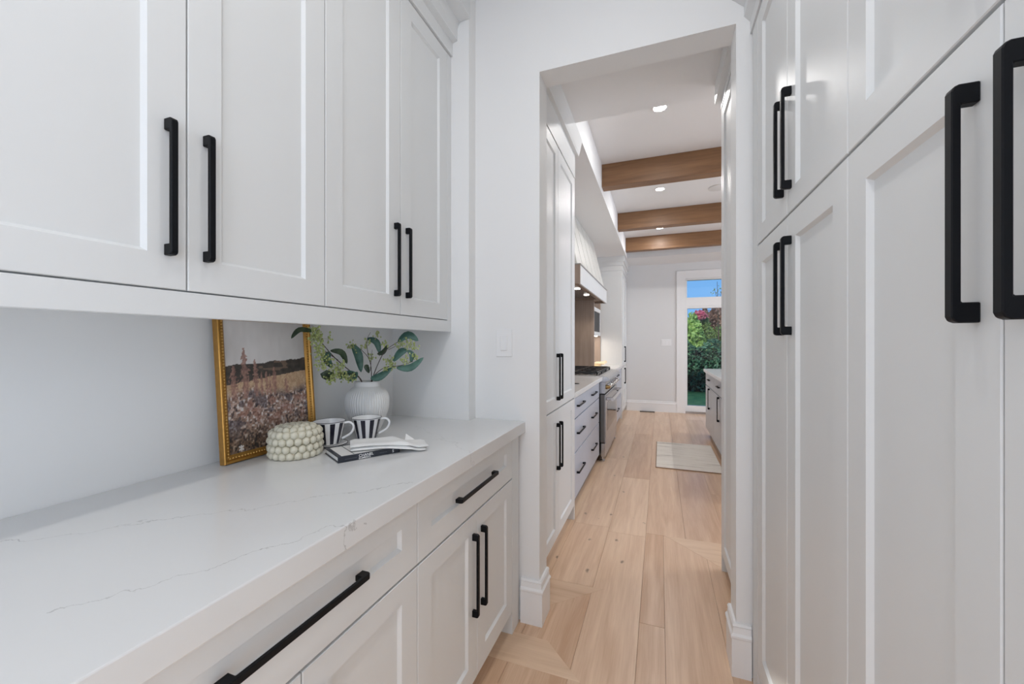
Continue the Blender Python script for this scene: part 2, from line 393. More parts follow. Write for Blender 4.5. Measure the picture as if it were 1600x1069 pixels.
def plank(poly, m, z=0.0):
    """polygon of (x,y), with its edges eased"""
    cx = sum(p[0] for p in poly) / len(poly); cy = sum(p[1] for p in poly) / len(poly)
    def ins(p, d):
        dx, dy = cx - p[0], cy - p[1]
        return (p[0] + (d if dx > 0 else -d), p[1] + (d if dy > 0 else -d))
    n = len(poly); a = [ins(p, 0.0004) for p in poly]; b = [ins(p, 0.0014) for p in poly]
    vs_ = [(x, y, -0.0155) for x, y in a] + [(x, y, z - 0.0009) for x, y in a] + [(x, y, z) for x, y in b]
    fs = [tuple(range(2 * n, 3 * n))]
    for i in range(n):
        j = (i + 1) % n
        fs += [(i, j, j + n, i + n), (i + n, j + n, j + 2 * n, i + 2 * n)]
    return obj('plank', MB().add(vs_, fs), m, floor)


def run(x0, x1, cuts):
    for a, b in zip(cuts[:-1], cuts[1:]): plank([(x0, a), (x1, a), (x1, b), (x0, b)], M['oak'])


rk = random.Random(4)
YB = 2.83    # where the long kitchen boards begin
kcols = [-0.57, -0.328, -0.088, 0.157, 0.402, 0.647, 0.892, 1.137, 1.382, 1.627]
kc = {0: [YB, 4.55, 6.5, YF], 1: [YB - 0.06, 3.95, 5.9, YF], 2: [YB, 3.2 + 1.9, 6.9, YF], 3: [YB, 4.31, 6.2, YF], 4: [YB, 3.75, 5.6, 7.3, YF]}
for i in range(len(kcols) - 1):
    run(kcols[i], kcols[i + 1], kc.get(i, [YB, YB + 0.9 + rk.random(), 5.0 + rk.random(), 6.6 + rk.random(), YF]))
run(-0.812, -0.57, [1.9, 3.9, 5.6, YF]); run(-1.257, -0.812, [1.9, 4.2, YF])
# boards running towards the camera
run(-0.57, -0.328, [-2.18, -0.3, 1.35, 2.106, YB])
run(-0.812, -0.57, [-2.18, -0.6, 1.9]); run(-1.257, -0.812, [-2.18, 0.2, 1.9])
run(-0.328, -0.088, [-2.18, -0.75, 0.95, YB - 0.06])
run(-0.088, 0.021, [-2.18, 0.3, 1.913, YB])
run(0.021, 0.26, [-2.18, -0.2, 1.55, YB])
run(0.26, 0.5, [-2.18, 0.5, YB])
run(0.5, 0.96, [-2.18, 0.5, 1.742])
run(0.5, 0.745, [1.862, YB])
for k in range(4): run(0.745 + 0.245 * k, 0.99 + 0.245 * k, [1.862, YB])
# mitred boards laid across
plank([(0.033, 2.832), (0.268, 2.60), (0.647, 2.60), (0.647, 2.849)], M['oakx'], 0.0004)
plank([(0.268, 2.60), (0.50, 2.36), (0.647, 2.36), (0.647, 2.60)], M['oakx'], 0.0004)
plank([(-0.273, 2.106), (-0.80, 2.106), (-0.80, 1.87), (-0.52, 1.87)], M['oakx'], 0.0004)
plank([(-0.279, 1.494), (-0.45, 1.66), (-0.80, 1.66), (-0.80, 1.494)], M['oakx'], 0.0004)
obj('plank_field', B(1.627, 5.0, YB, YF, -0.0154, -0.0004).box(1.725, 5.0, W1, YB, -0.0154, -0.0004), M['oak'], floor)


def baseboard(name, pts, m=M['trim'], h=0.2, t=0.017):
    """stepped skirting along a polyline with its outward side on the left-hand normal"""
    prof = [(0, 0), (t, 0), (t, h - 0.055), (t + 0.004, h - 0.05), (t + 0.004, h - 0.042), (t - 0.003, h - 0.034), (t - 0.006, h - 0.012), (t - 0.003, h - 0.008), (t - 0.008, h), (0, h)]
    n = len(pts); mb = MB(); k = len(prof)
    rows = []
    for i, p in enumerate(pts):
        def nrm(a, b): d = (Vector(b) - Vector(a)).normalized(); return Vector((-d.y, d.x))
        if i == 0: o = nrm(pts[0], pts[1])
        elif i == n - 1: o = nrm(pts[-2], pts[-1])
        else:
            a, b = nrm(pts[i - 1], p), nrm(p, pts[i + 1]); o = (a + b) / (1 + a.dot(b))
        rows += [(p[0] + o.x * q, p[1] + o.y * q, z) for q, z in prof]
    fs = [(i * k + j, (i + 1) * k + j, (i + 1) * k + (j + 1) % k, i * k + (j + 1) % k) for i in range(n - 1) for j in range(k)]
    fs += [tuple(range(k)), tuple((n - 1) * k + j for j in range(k - 1, -1, -1))]
    mb.add(rows, fs)
    return struct(name, mb, m)


baseboard('baseboard_left', [(-0.511, W1), (-0.511, W0), (-0.597, W0)][::1])
baseboard('baseboard_right', [(0.325, W0), (0.275, W0), (0.275, W1)])
baseboard('baseboard_far', [(0.287, YF), (-0.595, YF)])

# ------------------------------------------------------------------ joinery helpers
_h = {}


def handle_mesh(L, proj=0.0245, wd=0.0125, bar=0.0085, leg=0.0225):
    key = (L, proj, wd)
    if key not in _h:
        a = L / 2; c = 0.007
        poly = [(0, -a), (proj - c, -a), (proj - c * 0.3, -a + c * 0.3), (proj, -a + c), (proj, a - c), (proj - c * 0.3, a - c * 0.3), (proj - c, a), (0, a),
                (0, a - leg), (proj - bar, a - leg), (proj - bar, -a + leg), (0, -a + leg)]
        mb = MB().prism(poly, lambda p, q, t: (p, t, q), -wd / 2, wd / 2)
        _h[key] = mesh('handle', mb, M['black'], bevel=0.0012, seg=1)
    return _h[key]


def handle(parent, x, y, z, L, face=1, horiz=False, name='handle', **kw):
    o = bpy.data.objects.new(name, handle_mesh(L, **kw)); COL.objects.link(o); o.parent = parent
    o.location = Vector((x, y, z)) - wl(parent)
    o.rotation_euler = (PI / 2 if horiz else 0, 0, 0 if face > 0 else PI)
    return o


def shaker_mb(x, s, y0, y1, z0, z1, st=0.068, rec=0.009, bot=None, top=None, th=0.02):
    """frame-and-panel front: x of the front face, s = +1 or -1 the way it faces"""
    bot = st if bot is None else bot; top = st if top is None else top
    e = 0.0015; sl = 0.007
    R = lambda xx, i, lo, hi, si: [(xx, y0 + si, z0 + lo), (xx, y1 - si, z0 + lo), (xx, y1 - si, z1 - hi), (xx, y0 + si, z1 - hi)]
    rings = [R(x - s * th, 0, 0, 0, 0), R(x - s * e, 0, 0, 0, 0), R(x, 0, e, e, e), R(x, 0, bot, top, st),
             R(x - s * rec, 0, bot + sl, top + sl, st + sl)]
    vs_ = [p for r in rings for p in r]; fs = []
    for k in range(len(rings) - 1):
        for i in range(4):
            j = (i + 1) % 4; f = (k * 4 + i, k * 4 + j, k * 4 + 4 + j, k * 4 + 4 + i); fs.append(f if s > 0 else f[::-1])
    f = (16, 17, 18, 19); fs.append(f if s > 0 else f[::-1]); g = (0, 3, 2, 1); fs.append(g if s > 0 else g[::-1])
    return MB().add(vs_, fs)


def door(root, x, s, y0, y1, z0, z1, m=None, name='door', g=0.0015, **kw):
    return obj(name, shaker_mb(x, s, y0 + g, y1 - g, z0 + g, z1 - g, **kw), m or M['cab'], root)


def slab(root, x, s, y0, y1, z0, z1, m, name='drawer', g=0.002):
    xa, xb = sorted((x, x - s * 0.02))
    return obj(name, B(xa, xb, y0 + g, y1 - g, z0 + g, z1 - g), m, root, bevel=0.0015)


def along_y(poly, y0, y1):
    return MB().prism(poly, lambda p, q, t: (p, t, q), y0, y1)


# ------------------------------------------------------------------ pantry: wall cabinets on the left
UX = -0.925
def wall_cabinet(y0, ym, y1, label, name='wall_cabinet'):
    r = thing(name, label, 'cabinet', (XL + 0.001, (y0 + y1) / 2, 1.379), group='pantry wall cabinets')
    obj('body', B(XL + 0.001, UX - 0.0215, y0 + 0.0005, y1 - 0.0005, 1.379, 2.625), M['cab'], r)
    d = door(r, UX, 1, y0, ym, 1.381, 2.622); handle(d, UX, ym - 0.036, 1.584, 0.272)
    d = door(r, UX, 1, ym, y1, 1.381, 2.622); handle(d, UX, ym + 0.036, 1.584, 0.272)
    return r
wall_cabinet(0.182, 0.548, 0.915, 'pale grey double-door wall cabinet over the gold framed picture')
wall_cabinet(0.915, 1.281, 1.638, 'pale grey double-door wall cabinet over the white vase, next to the doorway wall')
wall_cabinet(-0.55, -0.184, 0.182, 'pale grey wall cabinet at the edge of the frame, nearest the camera')
struct('trim_1', B(UX - 0.02, UX, -0.55, 1.674, 1.327, 1.379), M['cab'], bevel=0.0015)        # light rail under the wall cabinets
struct('trim_2', B(UX - 0.021, UX, 1.638, 1.674, 1.379, 2.622), M['cab'], bevel=0.001)         # filler strip by the pier
crown = [(UX - 0.03, 2.626), (UX + 0.008, 2.626), (UX + 0.008, 2.688), (UX + 0.033, 2.694), (UX + 0.033, 2.745), (UX + 0.043, 2.778), (UX + 0.1, 2.781), (UX + 0.1, ZP - 0.0005), (UX - 0.03, ZP - 0.0005)]
struct('trim_3', along_y(crown, -0.55, 1.6735), M['cab'])

# ------------------------------------------------------------------ pantry: base cabinets on the left
BX = -0.605
def base_cabinet(y0, ym, y1, label):
    r = thing('base_cabinet', label, 'cabinet', (BX, (y0 + y1) / 2, 0), group='pantry base cabinets')
    obj('body', B(XL + 0.001, BX - 0.0215, y0 + 0.0005, y1 - 0.0005, 0.1, 0.8645), M['cab'], r)
    obj('toe_kick', B(BX - 0.09, BX - 0.07, y0, y1, 0, 0.1), M['cab'], r)
    d = door(r, BX, 1, y0, y1, 0.683, 0.853, name='drawer', bot=0.07, top=0.044); handle(d, BX, (y0 + y1) / 2, 0.775, 0.31, horiz=True)
    d = door(r, BX, 1, y0, ym, 0.097, 0.68, bot=0.072, top=0.06); handle(d, BX, ym - 0.035, 0.474, 0.285)
    d = door(r, BX, 1, ym, y1, 0.097, 0.68, bot=0.072, top=0.06); handle(d, BX, ym + 0.035, 0.474, 0.285)
    return r
base_cabinet(0.18, 0.545, 0.912, 'pale grey base cabinet with the long drawer pull in front of the camera')
base_cabinet(0.912, 1.282, 1.64, 'pale grey base cabinet with drawer over two doors, beside the doorway')
base_cabinet(-0.55, -0.19, 0.18, 'pale grey base cabinet at the edge of the frame, below the counter nearest the camera')
struct('trim_4', B(BX - 0.021, BX, 1.64, 1.7255, 0, 0.8645).box(BX - 0.09, BX - 0.021, 1.64, 1.66, 0, 0.1), M['cab'])   # end filler down to the floor
ct = MB().prism([(XL + 0.001, -0.55), (-0.578, -0.55), (-0.578, W0 - 0.001), (-0.8315, W0 - 0.001), (-0.8315, 1.6735), (XL + 0.001, 1.6735)],
                lambda p, q, t: (p, q, t), 0.865, 0.915)
tag(obj('countertop', ct, M['quartz'], bevel=0.0025, seg=2), 'white quartz countertop with grey veins under the picture and vase', 'countertop')

# light switch on the doorway wall
r = thing('light_switch', 'white rocker light switch on the wall above the end of the counter', 'light switch', (-0.682, W0, 1.274))
obj('plate', B(-0.722, -0.642, W0 - 0.006, W0, 1.211, 1.339), M['plastic'], r, bevel=0.003, seg=2)
obj('rocker', B(-0.699, -0.665, W0 - 0.010, W0 - 0.0055, 1.24, 1.308), M['plastic'], r, bevel=0.0015)

# ------------------------------------------------------------------ pantry: tall cabinets on the right
RX = 0.328
def tall_right(y0, ym, y1, label):
    r = thing('tall_cabinet', label, 'cabinet', (RX, (y0 + y1) / 2, 0), group='pantry tall cabinets')
    obj('body', B(RX + 0.0215, 0.959, y0 + 0.0005, y1 - 0.0005, 0.1, 2.449), M['cab'], r)
    obj('toe_kick', B(RX + 0.07, RX + 0.09, y0, y1, 0, 0.1), M['cab'], r)
    for (a, b, hy) in ((y0, ym, ym - 0.035), (ym, y1, ym + 0.035)):
        d = door(r, RX, -1, a, b, 1.625, 2.447, name='upper_door', bot=0.058); handle(d, RX, hy, 1.821, 0.272, face=-1)
        d = door(r, RX, -1, a, b, 0.097, 1.622, name='lower_door', bot=0.085); handle(d, RX, hy, 1.427, 0.264, face=-1)
    return r
tall_right(0.915, 1.292, 1.65, 'white floor-to-ceiling cabinet on the right beside the doorway')
tall_right(0.18, 0.5565, 0.915, 'white floor-to-ceiling cabinet nearest the camera on the right, large black pulls')
tall_right(-0.55, -0.185, 0.18, 'white floor-to-ceiling cabinet beside the camera, past the frame edge')
struct('trim_5', B(RX, RX + 0.021, 1.65, 1.7255, 0.0, 2.447), M['cab'])
crownr = [(RX + 0.03, 2.45), (RX - 0.006, 2.45), (RX - 0.006, 2.497), (RX - 0.026, 2.522), (RX - 0.026, 2.56), (RX - 0.07, 2.6), (RX - 0.07, 2.66), (RX + 0.03, 2.66)]
struct('trim_6', along_y(crownr, -0.55, W0 - 0.0005), M['cab'])
struct('trim_7', B(RX + 0.03, 0.959, -0.55, W0 - 0.0005, 2.45, ZP - 0.0005), M['wall'])       # bulkhead over the tall cabinets

# ------------------------------------------------------------------ things on the pantry counter
ZC = 0.915

# picture leaning on the wall
PW, PH, PT = 0.334, 0.452, 0.020
pic = thing('framed_picture', 'gold beaded picture frame with a wildflower meadow print, leaning on the wall', 'picture', (-1.2065, 0.968, ZC + 0.0005))
tilt = math.atan2(0.0355, 0.44)
# local frame: a across (along y), b up the picture, n out of the picture (towards +x)
def pt(a, b, n):
    return Vector((n * math.cos(tilt) - b * math.sin(tilt), a, b * math.cos(tilt) + n * math.sin(tilt)))
fw = 0.024
def moulding(a0, b0, a1, b1, ia0, ib0, ia1, ib1):
    mb = MB()
    prof = [(0, 0.0), (0, PT), (0.10, PT + 0.002), (0.30, PT + 0.001), (0.45, PT - 0.004), (0.75, PT - 0.004), (1.0, PT - 0.009), (1.0, 0.0)]
    vs_ = []
    for (oa, ob, ja, jb) in ((a0, b0, ia0, ib0), (a1, b1, ia1, ib1)):
        for t, n in prof: vs_.append(pt(oa + (ja - oa) * t, ob + (jb - ob) * t, n))
    k = len(prof)
    mb.add(vs_, [(i, (i + 1) % k, (i + 1) % k + k, i + k) for i in range(k)] + [tuple(range(k - 1, -1, -1)), tuple(range(k, 2 * k))])
    return mb
hw = PW / 2
O = [(-hw, 0), (hw, 0), (hw, PH), (-hw, PH)]; I = [(-hw + fw, fw), (hw - fw, fw), (hw - fw, PH - fw), (-hw + fw, PH - fw)]
for i in range(4):
    j = (i + 1) % 4
    obj('frame_rail', moulding(*O[i], *O[j], *I[i], *I[j]), M['gold'], pic, local=True)
bd = MB(); step = 0.0092; q = 0.60 * fw
for i in range(4):
    j = (i + 1) % 4
    A_ = Vector(O[i]).lerp(Vector(I[i]), 0.60); B_ = Vector(O[j]).lerp(Vector(I[j]), 0.60); cnt = int((B_ - A_).length / step)
    for k in range(cnt):
        p = A_.lerp(B_, (k + 0.5) / cnt); c = pt(p.x, p.y, PT - 0.0035); bd.ball(c, 0.0033, 6, 4)
tag(obj('beading', bd, M['goldbead'], pic, local=True, smooth=True), 'row of small gilt beads', kind='stuff')
obj('backing', MB().prism([(-hw + 0.01, 0.01), (hw - 0.01, 0.01), (hw - 0.01, PH - 0.01), (-hw + 0.01, PH - 0.01)], lambda a, b, n: pt(a, b, n), 0.002, 0.008), M['backing'], pic, local=True)

# the print: colours laid on a fine grid of vertices
import colorsys
def vnoise(seed):
    rr = random.Random(seed); tab = [[rr.random() for _ in range(64)] for _ in range(64)]
    def f(x, y):
        xi, yi = int(math.floor(x)), int(math.floor(y)); fx, fy = x - xi, y - yi; fx = fx * fx * (3 - 2 * fx); fy = fy * fy * (3 - 2 * fy)
        g = lambda i, j: tab[(yi + j) % 64][(xi + i) % 64]
        return (g(0, 0) * (1 - fx) + g(1, 0) * fx) * (1 - fy) + (g(0, 1) * (1 - fx) + g(1, 1) * fx) * fy
    return f
NA, NB, NC = vnoise(1), vnoise(2), vnoise(3)
rp = random.Random(11)
def mixc(a, b, t): t = max(0, min(1, t)); return tuple(a[i] * (1 - t) + b[i] * t for i in range(3))
spikes = [(0.21, 0.79, 0.030), (0.33, 0.70, 0.022), (0.09, 0.655, 0.026), (0.46, 0.60, 0.012), (0.56, 0.63, 0.018), (0.50, 0.58, 0.01), (0.71, 0.53, 0.02), (0.40, 0.60, 0.012)]
def art(s, t):
    """s across, t up, both 0..1 -> sRGB 0..255"""
    hill = 0.645 + 0.035 * s + 0.018 * NA(s * 9, 3) + 0.006 * NA(s * 40, 9)
    foot = 0.505 + 0.075 * s + 0.012 * NB(s * 12, 1)
    g = rp.random()
    if t > hill:
        c = mixc((226, 222, 220), (198, 193, 190), 0.75 * NA(s * 3 + 5, t * 5) + 0.25 * NB(s * 26, t * 12)); c = mixc(c, (208, 203, 200), (t - 0.8) * 0.6)
    elif t > foot:
        c = mixc((48, 44, 42), (84, 76, 68), NB(s * 22, t * 42) * 0.7 + g * 0.35)
        if NA(s * 10 + 3, t * 60) > 0.75 and t > foot + 0.04 and s > 0.3: c = mixc(c, (150, 120, 100), 0.55)
    else:
        fall = (foot - t) / foot
        gold = mixc((224, 192, 152), (186, 144, 108), NB(s * 50, t * 30) * 0.7 + g * 0.4)
        n1 = NA(s * 34, t * 44); n2 = NB(s * 60 + 7, t * 70); n3 = NC(s * 12, t * 14)
        flw = mixc((120, 88, 72), (206, 168, 148), n1)
        if n2 > 0.56: flw = mixc(flw, (236, 228, 224), (n2 - 0.56) * 3.6)
        if n2 < 0.33: flw = mixc(flw, (44, 36, 40), (0.33 - n2) * 4)
        if n3 > 0.62: flw = mixc(flw, (60, 52, 62), 0.55)
        if n3 < 0.3: flw = mixc(flw, (150, 92, 74), 0.5)
        dk = mixc((66, 48, 36), (150, 112, 80), n1 * 0.6 + n2 * 0.5)
        if n2 > 0.70: dk = mixc(dk, (218, 196, 172), (n2 - 0.7) * 3)
        if n2 < 0.35: dk = mixc(dk, (26, 20, 18), 0.75)
        edge = 0.10 + 0.30 * (1 - s) * 0.0 + 0.12 * NA(s * 7, 8) + (0.0 if s > 0.35 else -0.05)
        c = gold if fall < edge else mixc(gold, flw, (fall - edge) * 9)
        c = mixc(c, dk, (fall - 0.58) * 3.2)
        c = mixc(c, tuple(255 * g for _ in range(3)), 0.18)
    for (ss, tt, ww) in spikes:
        if t < tt and t > 0.40:
            k = (tt - t) / (tt - 0.40); half = ww * (0.25 + 0.9 * k)
            if abs(s - ss) < 1.5 * ww * (0.12 + math.sin(PI * min(1, k * 0.8 + 0.05))) * (0.15 + 1.3 * NB(s * 80, t * 90)):
                c = mixc(c, mixc((186, 142, 126), (122, 88, 80), NA(s * 60, t * 66)), 0.8)
    if math.hypot((s - 0.13) * 1.0, (t - 0.035) * 1.3) < 0.028 * (0.3 + 0.9 * abs(math.sin(3 * math.atan2(t - 0.035, s - 0.13)))): c = (226, 220, 214)
    return c
GX, GY = 150, 200
vs_, fs, cols = [], [], []
for j in range(GY + 1):
    for i in range(GX + 1):
        s_, t_ = i / GX, j / GY
        vs_.append(pt(-hw + fw - 0.002 + (PW - 2 * fw + 0.004) * s_, fw - 0.002 + (PH - 2 * fw + 0.004) * t_, 0.0095))
        cols.append(srgb(*art(s_, t_)))
for j in range(GY):
    for i in range(GX):
        a = j * (GX + 1) + i; fs.append((a, a + 1, a + GX + 2, a + GX + 1))
pr_ = obj('print', MB().add(vs_, fs), attr_mat('meadow_print', 'ink', 0.55), pic, local=True)
ca = pr_.data.color_attributes.new('ink', 'FLOAT_COLOR', 'POINT')
ca.data.foreach_set('color', [x for c in cols for x in c])

# bobble box
box_c = (-1.094, 0.962)
bb = thing('trinket_box', 'cream round lidded box covered in bobbles, in front of the picture frame', 'box', (*box_c, ZC))
def bobbles(mb, rad, z, n, r, ph=0.0, tiltz=1.0):
    for k in range(n):
        t = 2 * PI * (k + ph) / n; mb.ball((rad * math.cos(t), rad * math.sin(t), z), r, 8, 6)
mb = MB().lathe([(0, 0.0005), (0.066, 0.0005), (0.070, 0.004), (0.069, 0.0445), (0, 0.0445)], 40)
bobbles(mb, 0.0685, 0.0128, 20, 0.0124); bobbles(mb, 0.0700, 0.0330, 20, 0.0124, 0.5)
obj('base', mb, M['cream'], bb, local=True, smooth=True)
mb = MB().lathe([(0.0, 0.0465), (0.068, 0.0465), (0.070, 0.050), (0.069, 0.074), (0.058, 0.085), (0.03, 0.091), (0, 0.093)], 40)
bobbles(mb, 0.0700, 0.0555, 20, 0.0124); bobbles(mb, 0.0665, 0.0755, 20, 0.0124, 0.5); bobbles(mb, 0.0505, 0.0870, 15, 0.0120); bobbles(mb, 0.0290, 0.0905, 9, 0.0120); bobbles(mb, 0.008, 0.0920, 3, 0.0115)
obj('lid', mb, M['cream'], bb, local=True, smooth=True)

# ribbed vase
VC = (-1.126, 1.334)
va = thing('vase', 'white ribbed ceramic vase holding green stems in the counter corner', 'vase', (*VC, ZC))
prof_o = [(0.040, 0.0005), (0.050, 0.004), (0.062, 0.03), (0.074, 0.06), (0.0825, 0.09), (0.0860, 0.118), (0.0835, 0.142), (0.074, 0.162), (0.060, 0.176), (0.0515, 0.183)]
import bisect
def dense(prof, n=6):
    """Catmull-Rom through the profile"""
    out = []
    for i in range(len(prof) - 1):
        p0, p1, p2, p3 = prof[max(i - 1, 0)], prof[i], prof[i + 1], prof[min(i + 2, len(prof) - 1)]
        for k in range(n):
            t = k / n
            out.append(tuple(0.5 * (2 * p1[d] + (p2[d] - p0[d]) * t + (2 * p0[d] - 5 * p1[d] + 4 * p2[d] - p3[d]) * t * t + (3 * p1[d] - p0[d] - 3 * p2[d] + p3[d]) * t ** 3) for d in (0, 1)))
    return out + [prof[-1]]
def rib(t, z):
    k = max(0, min(1, (z - 0.004) / 0.02)) * max(0, min(1, (0.174 - z) / 0.014)); return 1 + 0.034 * k * (abs(math.cos(26 * t)) - 0.6)
obj('body', MB().lathe(dense(prof_o, 4), 52 * 6, rib=rib), M['ceramic'], va, local=True, smooth=True)
neck = [(0.0515, 0.183), (0.049, 0.188), (0.0485, 0.196), (0.0505, 0.2025), (0.0490, 0.2035), (0.0455, 0.2025), (0.044, 0.190), (0.05, 0.17), (0.05, 0.10), (0.0, 0.09)]
mb = MB().lathe(neck, 64); mb.f = [f for f in mb.f if len(f) == 4]
obj('neck', mb, M['ceramic'], va, local=True, smooth=True)

# stems in the vase: units of about a quarter of a centimetre across (r) and up (h) from the rim's centre
RT = Vector((math.cos(THETA), math.sin(THETA), 0)); DP = Vector((-math.sin(THETA), math.cos(THETA), 0)); SU = 0.00258
RIM = Vector((VC[0], VC[1], ZC + 0.203))
def sp(rh, d=0.0): return Vector(rh) if len(rh) == 3 else RT * (rh[0] * SU) + Vector((0, 0, rh[1] * SU)) + DP * d
def curve(pts, n=5):
    out = []
    for i in range(len(pts) - 1):
        p0, p1, p2, p3 = (Vector(pts[max(i - 1, 0)]), Vector(pts[i]), Vector(pts[i + 1]), Vector(pts[min(i + 2, len(pts) - 1)]))
        for k in range(n):
            t = k / n; out.append(0.5 * (2 * p1 + (p2 - p0) * t + (2 * p0 - 5 * p1 + 4 * p2 - p3) * t * t + (3 * p1 - p0 - 3 * p2 + p3) * t ** 3))
    return out + [Vector(pts[-1])]
rl = random.Random(5)
def leaf_mb(path, wd, roll):
    """a lance-shaped, gently folded leaf along a path"""
    pts = curve(path, 5); n = len(pts); vs_ = []; fs = []
    for i, p in enumerate(pts):
        t = i / (n - 1); d = (pts[min(i + 1, n - 1)] - pts[max(i - 1, 0)]).normalized()
        side = d.cross(DP); side = side.normalized() if side.length > 1e-4 else Vector((0, 0, 1))
        side = (side * math.cos(roll) + DP * math.sin(roll)).normalized(); nn = d.cross(side).normalized()
        ww = wd * 0.5 * (math.sin(PI * min(1, t * 0.97 + 0.03)) ** 0.8) + 0.0003
        vs_ += [p + side * ww + nn * ww * 0.3, p, p - side * ww + nn * ww * 0.3]
        if i:
            a = (i - 1) * 3; fs += [(a, a + 1, a + 4, a + 3), (a + 1, a + 2, a + 5, a + 4)]
    return MB().add(vs_, fs)
def sprig(label, stems, leaves, buds):
    r = thing('leafy_stem', label, 'plant stem', RIM, group='eucalyptus stems in the vase')
    mb = MB()
    for (pts, d0, d1, rad) in stems:
        n = len(pts); P = curve([sp(p, d0 + (d1 - d0) * i / (n - 1)) for i, p in enumerate(pts)], 4); m_ = len(P)
        mb.tube(P, [rad * (1 - 0.55 * i / m_) for i in range(m_)], 6)
    obj('stem', mb, M['stem'], r, local=True, smooth=True)
    for (pts, wd, d, roll, dark) in leaves:
        path = [sp(p, d) for p in pts]
        o = obj('leaf', leaf_mb(path, wd * SU, roll), M['darkleaf' if dark else 'leaf'], r, local=True, smooth=True)
        sm = o.modifiers.new('thickness', 'SOLIDIFY'); sm.thickness = 0.0006
    for (c, spread, cnt, d) in buds:
        mb = MB(); cc = sp(c, d)
        for k in range(cnt):
            v = Vector((rl.gauss(0, 1), rl.gauss(0, 1), rl.gauss(0, 1))).normalized() * spread * SU * (0.35 + 0.75 * rl.random())
            q_ = cc + v; rad = 0.0024 + 0.0018 * rl.random()
            mb.tube([cc + v * 0.1, q_], 0.0005, 4); mb.ball(q_, rad, 6, 4, (1, 1, 1.25))
        obj('bud_cluster', mb, M['berry'], r, local=True, smooth=True)
    return r
sprig('long leafy stem arching left out of the vase in front of the picture', [
    ([(0.0, -0.006, -0.072), (-0.002, -0.036, 0.01), (-0.008, -0.092, 0.049), (-0.016, -0.164, 0.105), (-0.022, -0.217, 0.159), (-0.027, -0.254, 0.196)], 0, 0, 0.0024),
    ([(-0.014, -0.145, 0.092), (-0.018, -0.183, 0.115), (-0.023, -0.219, 0.136), (-0.026, -0.246, 0.147)], 0, 0, 0.0014),
    ([(0.0, -0.013, -0.046), (-0.003, -0.043, 0.016), (-0.008, -0.092, 0.037), (-0.014, -0.15, 0.036), (-0.02, -0.199, 0.037)], 0, 0, 0.0018)],
    [([(-0.026, -0.246, 0.198), (-0.033, -0.298, 0.201), (-0.035, -0.331, 0.171)], 7, 0, 0.2, 1), ([(-0.018, -0.183, 0.124), (-0.019, -0.193, 0.101), (-0.017, -0.172, 0.063)], 11, 0, 0.1, 0),
     ([(-0.018, -0.178, 0.128), (-0.012, -0.128, 0.12), (-0.009, -0.104, 0.076)], 9, 0, 0.2, 1), ([(-0.004, -0.055, 0.034), (-0.009, -0.098, 0.039), (-0.013, -0.139, 0.018)], 9, 0, 0.4, 0),
     ([(-0.016, -0.161, 0.037), (-0.02, -0.201, 0.042), (-0.016, -0.167, 0.014)], 12, 0, 0.2, 1), ([(-0.004, -0.055, 0.042), (-0.006, -0.077, 0.018), (-0.01, -0.116, 0.019)], 9, 0, 0.3, 0)],
    [(p, 9, n_, 0) for p, n_ in (((-0.015, -0.249, 0.200), 18), ((-0.016, -0.256, 0.185), 18), ((-0.015, -0.251, 0.167), 22), ((-0.013, -0.231, 0.174), 16), ((-0.014, -0.236, 0.145), 18),
     ((-0.014, -0.241, 0.125), 16), ((-0.012, -0.226, 0.107), 18), ((-0.012, -0.226, 0.08), 18), ((-0.009, -0.203, 0.09), 16), ((-0.003, -0.152, 0.072), 22), ((-0.003, -0.147, 0.045), 20),
     ((-0.001, -0.13, 0.028), 24), ((-0.005, -0.169, 0.035), 24), ((-0.008, -0.19, 0.028), 20), ((-0.006, -0.177, 0.052), 20), ((-0.009, -0.198, 0.172), 10), ((0.003, -0.094, 0.020), 14))])
sprig('short leafy stem standing up from the middle of the vase', [
    ([(2, -30), (6, 5), (2, 33), (-11, 49), (-25, 57)], 0.0, 0.02, 0.002),
    ([(2, 33), (-3, 55), (-3, 68), (1, 78)], 0.01, 0.03, 0.0014), ([(4, 16), (5, 40), (5, 50)], 0.005, 0.02, 0.0013)],
    [([(-24, 58), (-14, 42), (-10, 14)], 13, 0.0, 0.15, 0), ([(-3, 68), (12, 62), (17, 44)], 10, 0.02, 0.2, 0), ([(-1, 25), (-4, 22), (0, 12)], 8, 0.02, 0.5, 1), ([(14, 43), (24, 46), (31, 58)], 8, 0.015, 0.3, 1)],
    [((-26, 58), 8, 18, 0.0), ((-22, 50), 7, 12, 0.0), ((12, 72), 9, 18, 0.02), ((-1, 62), 8, 14, 0.02), ((4, 38), 7, 12, 0.02), ((-8, 55), 6, 8, 0.02)])
